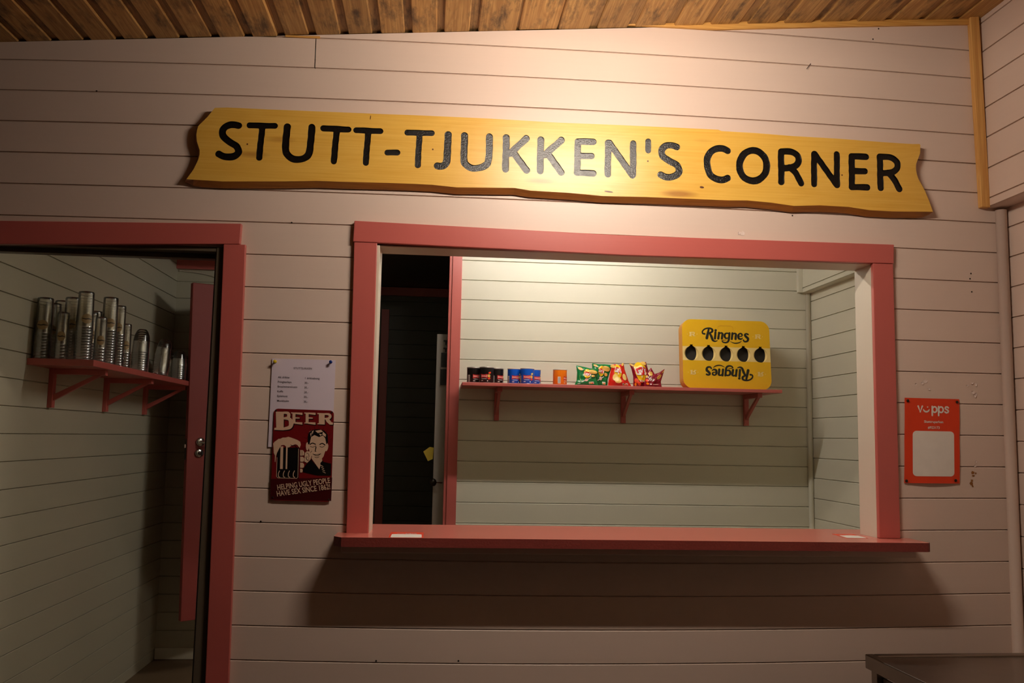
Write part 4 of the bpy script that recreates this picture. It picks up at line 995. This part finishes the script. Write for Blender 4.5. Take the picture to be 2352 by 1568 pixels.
# ------------------------------------------------------------------ cup shelf seen through the doorway
CSZ = 1.738
cs = thing('cup_shelf', 'red wall shelf with stacked plastic cups beyond the doorway', 'shelf', (-.565, .846, CSZ))
boxobj('shelf_board', (0, 0, -.028), (.274, 1.715, 0), REDY, cs)
for yb in (1.09, 1.765, 2.41):
    mb = MB(); bracket(mb, .032, .245, .175, REDZ, lambda a, d, z: (d, yb-.846+a, z-.028)); bevel(mb.build('bracket', cs, fix=True), .0015)
def cup_mesh(R, r, H, round_=False, oval_=False):
    mb = MB(); m = PLAST2 if round_ else PLAST
    if round_: prof = [(R+.0015, .0), (R+.002, .0015), (R+.0005, .003), (R*.985, .012), (R*.95, H*.5), (R*.86, H*.75), (R*.66, H*.92), (R*.45, H), (.0, H)]
    else: prof = [(R, .0), (R+.0016, .001), (R+.0016, .003), (R*.985, .0042), (R*.97, .014), (r+.002, H-.012), (r+.002, H-.004), (r, H), (r-.004, H), (r-.006, H-.004), (0, H-.004)]
    mb.lathe(prof[:5], RIMP, (0, 0, 0), 26); mb.lathe(prof[4:6], m, (0, 0, 0), 26); mb.lathe(prof[5:], m if oval_ or round_ else BASEP, (0, 0, 0), 26)
    if oval_:   # printed oval near the rim
        rad = lambda z: R*.97+(r+.002-R*.97)*(z-.014)/(H-.026)+.0005
        n = 16; oval = lambda k_, f_: [(f_*.7*math.cos(2*PI*k/n), .045+f_*.024*math.sin(2*PI*k/n)) for k in range(n)]
        q = oval(0, 1.); vs = [(rad(.045)*math.cos(0), 0, .045)]+[(rad(z)*math.cos(a), rad(z)*math.sin(a), z) for a, z in q]
        mb.add(vs[1:], [(k, (k+1) % n, n-1-((k+1) % n) if False else (k+1) % n) for k in range(0)], LOGT)
        cols = [-.66+1.32*i/12 for i in range(13)]
        hh = lambda a: .021*math.sqrt(max(0, 1-(a/.67)**2))
        vs = []
        for a in cols:
            for f_ in (1, .10+.06*math.sin(9*a), -.14+.05*math.sin(9*a), -1): z = .045+hh(a)*f_; vs.append((rad(z)*math.cos(a), rad(z)*math.sin(a), z))
        for i in range(12):
            for k, m_ in ((0, LOGT), (1, LOGD), (2, LOGT)): mb.add([vs[i*4+k], vs[i*4+4+k], vs[i*4+5+k], vs[i*4+1+k]], [(0, 1, 2, 3)], m_)
    o = mb.build('cup_source'); me = o.data; bpy.data.objects.remove(o); return me
CUPL, CUPS, CUPR = cup_mesh(.036, .030, .165), cup_mesh(.027, .0225, .150), cup_mesh(.040, .018, .098, True)
TOPS = {CUPL: cup_mesh(.036, .030, .165, False, True), CUPS: cup_mesh(.027, .0225, .150, False, True)}
CUPB = cup_mesh(.044, .02, .13, True)
def stack(me, x, y, n, pitch, where, face=0., tilt=(0, 0), name='plastic_cup', noun='clear plastic cup'):
    g = 'cups in the stack '+where
    for k in range(n):
        o = bpy.data.objects.new(name, TOPS.get(me, me) if k == n-1 else me); COL.objects.link(o)
        o.rotation_euler = (tilt[0], tilt[1], face+random.uniform(-.3, .3))
        d = Matrix.Rotation(tilt[1], 3, 'Y') @ Matrix.Rotation(tilt[0], 3, 'X') @ Vector((0, 0, 1))
        o.location = Vector((x, y, CSZ+.0008+(.014 if tilt != (0, 0) else 0)))+d*(pitch*k)
        tag(o, ('topmost %s of the stack %s' if k == n-1 else '%s nested in the stack %s') % (noun, where), 'cup', g)
FC = -1.15
stack(CUPL, -.526, .893, 9, .0125, 'nearest the wall at the near left end', FC)
stack(CUPL, -.524, .972, 8, .0125, 'second from the near end against the wall', FC)
stack(CUPS, -.440, .876, 5, .0130, 'standing short at the near edge of the shelf', FC-.2)
stack(CUPL, -.522, 1.062, 10, .0125, 'third from the near end against the wall', FC)
stack(CUPL, -.432, .948, 10, .0125, 'just behind the short one at the near edge', FC)
stack(CUPL, -.357, .893, 12, .0120, 'tallest at the front corner of the shelf', FC)
stack(CUPL, -.465, 1.300, 9, .0125, 'in the back row behind the two tall ones', FC)
stack(CUPS, -.405, 1.105, 8, .0120, 'thin and tall in the middle row', FC)
stack(CUPS, -.330, 1.012, 5, .0130, 'short between the two tallest front ones', FC)
stack(CUPL, -.336, 1.128, 13, .0120, 'tall and second along the front edge', FC)
stack(CUPS, -.330, 1.243, 12, .0125, 'thin and tall right of the second tall one', FC)
stack(CUPS, -.330, 1.337, 6, .0125, 'short and last of the straight ones', FC)
stack(CUPB, -.405, 1.80, 9, .0120, 'tallest of the round-bottomed ones', FC, (-.03, .0), 'plastic_bowl', 'clear round-bottomed cup')
stack(CUPR, -.360, 2.02, 9, .0130, 'leaning to the right beside the tall round-bottomed one', FC, (-.16, 0), 'plastic_bowl', 'clear round-bottomed cup')
stack(CUPR, -.415, 2.385, 8, .0110, 'low round-bottomed at the back of the far end', FC, (0, 0), 'plastic_bowl', 'clear round-bottomed cup')
stack(CUPR, -.338, 2.300, 8, .0110, 'low round-bottomed at the front of the far end', FC, (0, 0), 'plastic_bowl', 'clear round-bottomed cup')
stack(CUPR, -.338, 2.430, 6, .0110, 'lowest round-bottomed at the very far end', FC, (0, 0), 'plastic_bowl', 'clear round-bottomed cup')
# cable under the crown strip
cbm = MB(); cbm.tube(crv([(-.55, 2.9445, 2.505), (-.40, 2.9445, 2.49), (-.25, 2.9445, 2.455), (-.10, 2.9445, 2.435), (.1, 2.9445, 2.43), (.34, 2.9445, 2.44)]), .005, CABLE, 8)
tag(cbm.build('cable'), 'pale cable sagging under the dark red strip above the red door', 'cable')

# ------------------------------------------------------------------ steel table at the lower right
tz = .78
ta = thing('steel_table', 'stainless steel table with raised rim at the lower right', 'table', (2.56, -.63, 0), 0)
t1 = MB(); X1, Y0, Y1 = .66, -.62, .345
t1.box((.028, Y0+.02, tz-.012), (X1-.02, Y1-.028, tz-.006), STEEL)
for lo, hi in (((0, Y0, tz-.044), (.028, Y1, tz)), ((X1-.02, Y0, tz-.044), (X1, Y1, tz)), ((.028, Y1-.028, tz-.044), (X1-.02, Y1, tz)), ((.028, Y0, tz-.044), (X1-.02, Y0+.028, tz))): t1.box(lo, hi, STEEL)
bevel(t1.build('table_top', ta), .003)
for lx, ly in ((.012, Y1-.05), (X1-.05, Y1-.05), (.012, Y0+.012), (X1-.05, Y0+.012)): boxobj('leg', (lx, ly, 0), (lx+.035, ly+.035, tz-.044), STEEL, ta)
boxobj('side_panel', (.030, Y0+.047, .10), (.038, Y1-.052, tz-.062), STEELD, ta)['label'] = 'paler grey side panel between the legs'
sp = MB(); 
for k in range(3): sp.stroke(crv([(.255, .655-.012*k), (.262, .65-.012*k), (.258, .642-.012*k), (.272, .640-.012*k)]), .003, lambda a, b: (.0295, a, b), BLACKP)
sp.build('lettering', ta)['label'] = 'small black marks on the side panel'
ta.rotation_euler = (0, 0, math.radians(1.5))

# ------------------------------------------------------------------ lamps
cdl = thing('ceiling_lamp', 'short tube lamp hanging in front of the sign, above the photo', 'lamp', (1.74, -1.0, CZ(1.74)))
b = MB()
for xx in (-.2, .2): b.tube([(xx, 0, .02), (xx, 0, -.21)], .006, DARKM, 8)
b.box((-.31, -.055, -.235), (.31, .055, -.21), LIDW); b.build('housing', cdl)  # unseen housing, made a wide pan to keep tube light off the ceiling
b = MB(); b.tube([(-.28, 0, -.262), (.28, 0, -.262)], .018, BULB, 16); b.build('tube', cdl)
tl = thing('tube_lamp', 'ceiling tube lamp in the kitchen, hidden above the hatch', 'lamp', (1.86, 1.03, 2.76))
boxobj('housing', (-.54, -.04, -.045), (.54, .04, -.0005), LIDW, tl)
b = MB(); b.tube([(-.52, 0, -.068), (.52, 0, -.068)], .016, TUBE, 14); b.build('tube', tl)
MATS['warm_bulb_glow'].node_tree.nodes['Principled BSDF'].inputs['Emission Strength'].default_value = 240.
MATS['warm_tube_glow'].node_tree.nodes['Principled BSDF'].inputs['Emission Strength'].default_value = 124.
w = bpy.data.worlds.new('dim'); SC.world = w; w.use_nodes = True
w.node_tree.nodes['Background'].inputs['Color'].default_value = (.02, .015, .012, 1)
SC.view_settings.view_transform = 'Standard'; SC.view_settings.look = 'None'; SC.view_settings.gamma = 1.; SC.view_settings.exposure = 0.
SC.view_settings.use_curve_mapping = False
SC.cycles.transparent_max_bounces = 64
SC.cycles.max_bounces = 10; SC.cycles.diffuse_bounces = 5
SC.cycles.use_denoising = True
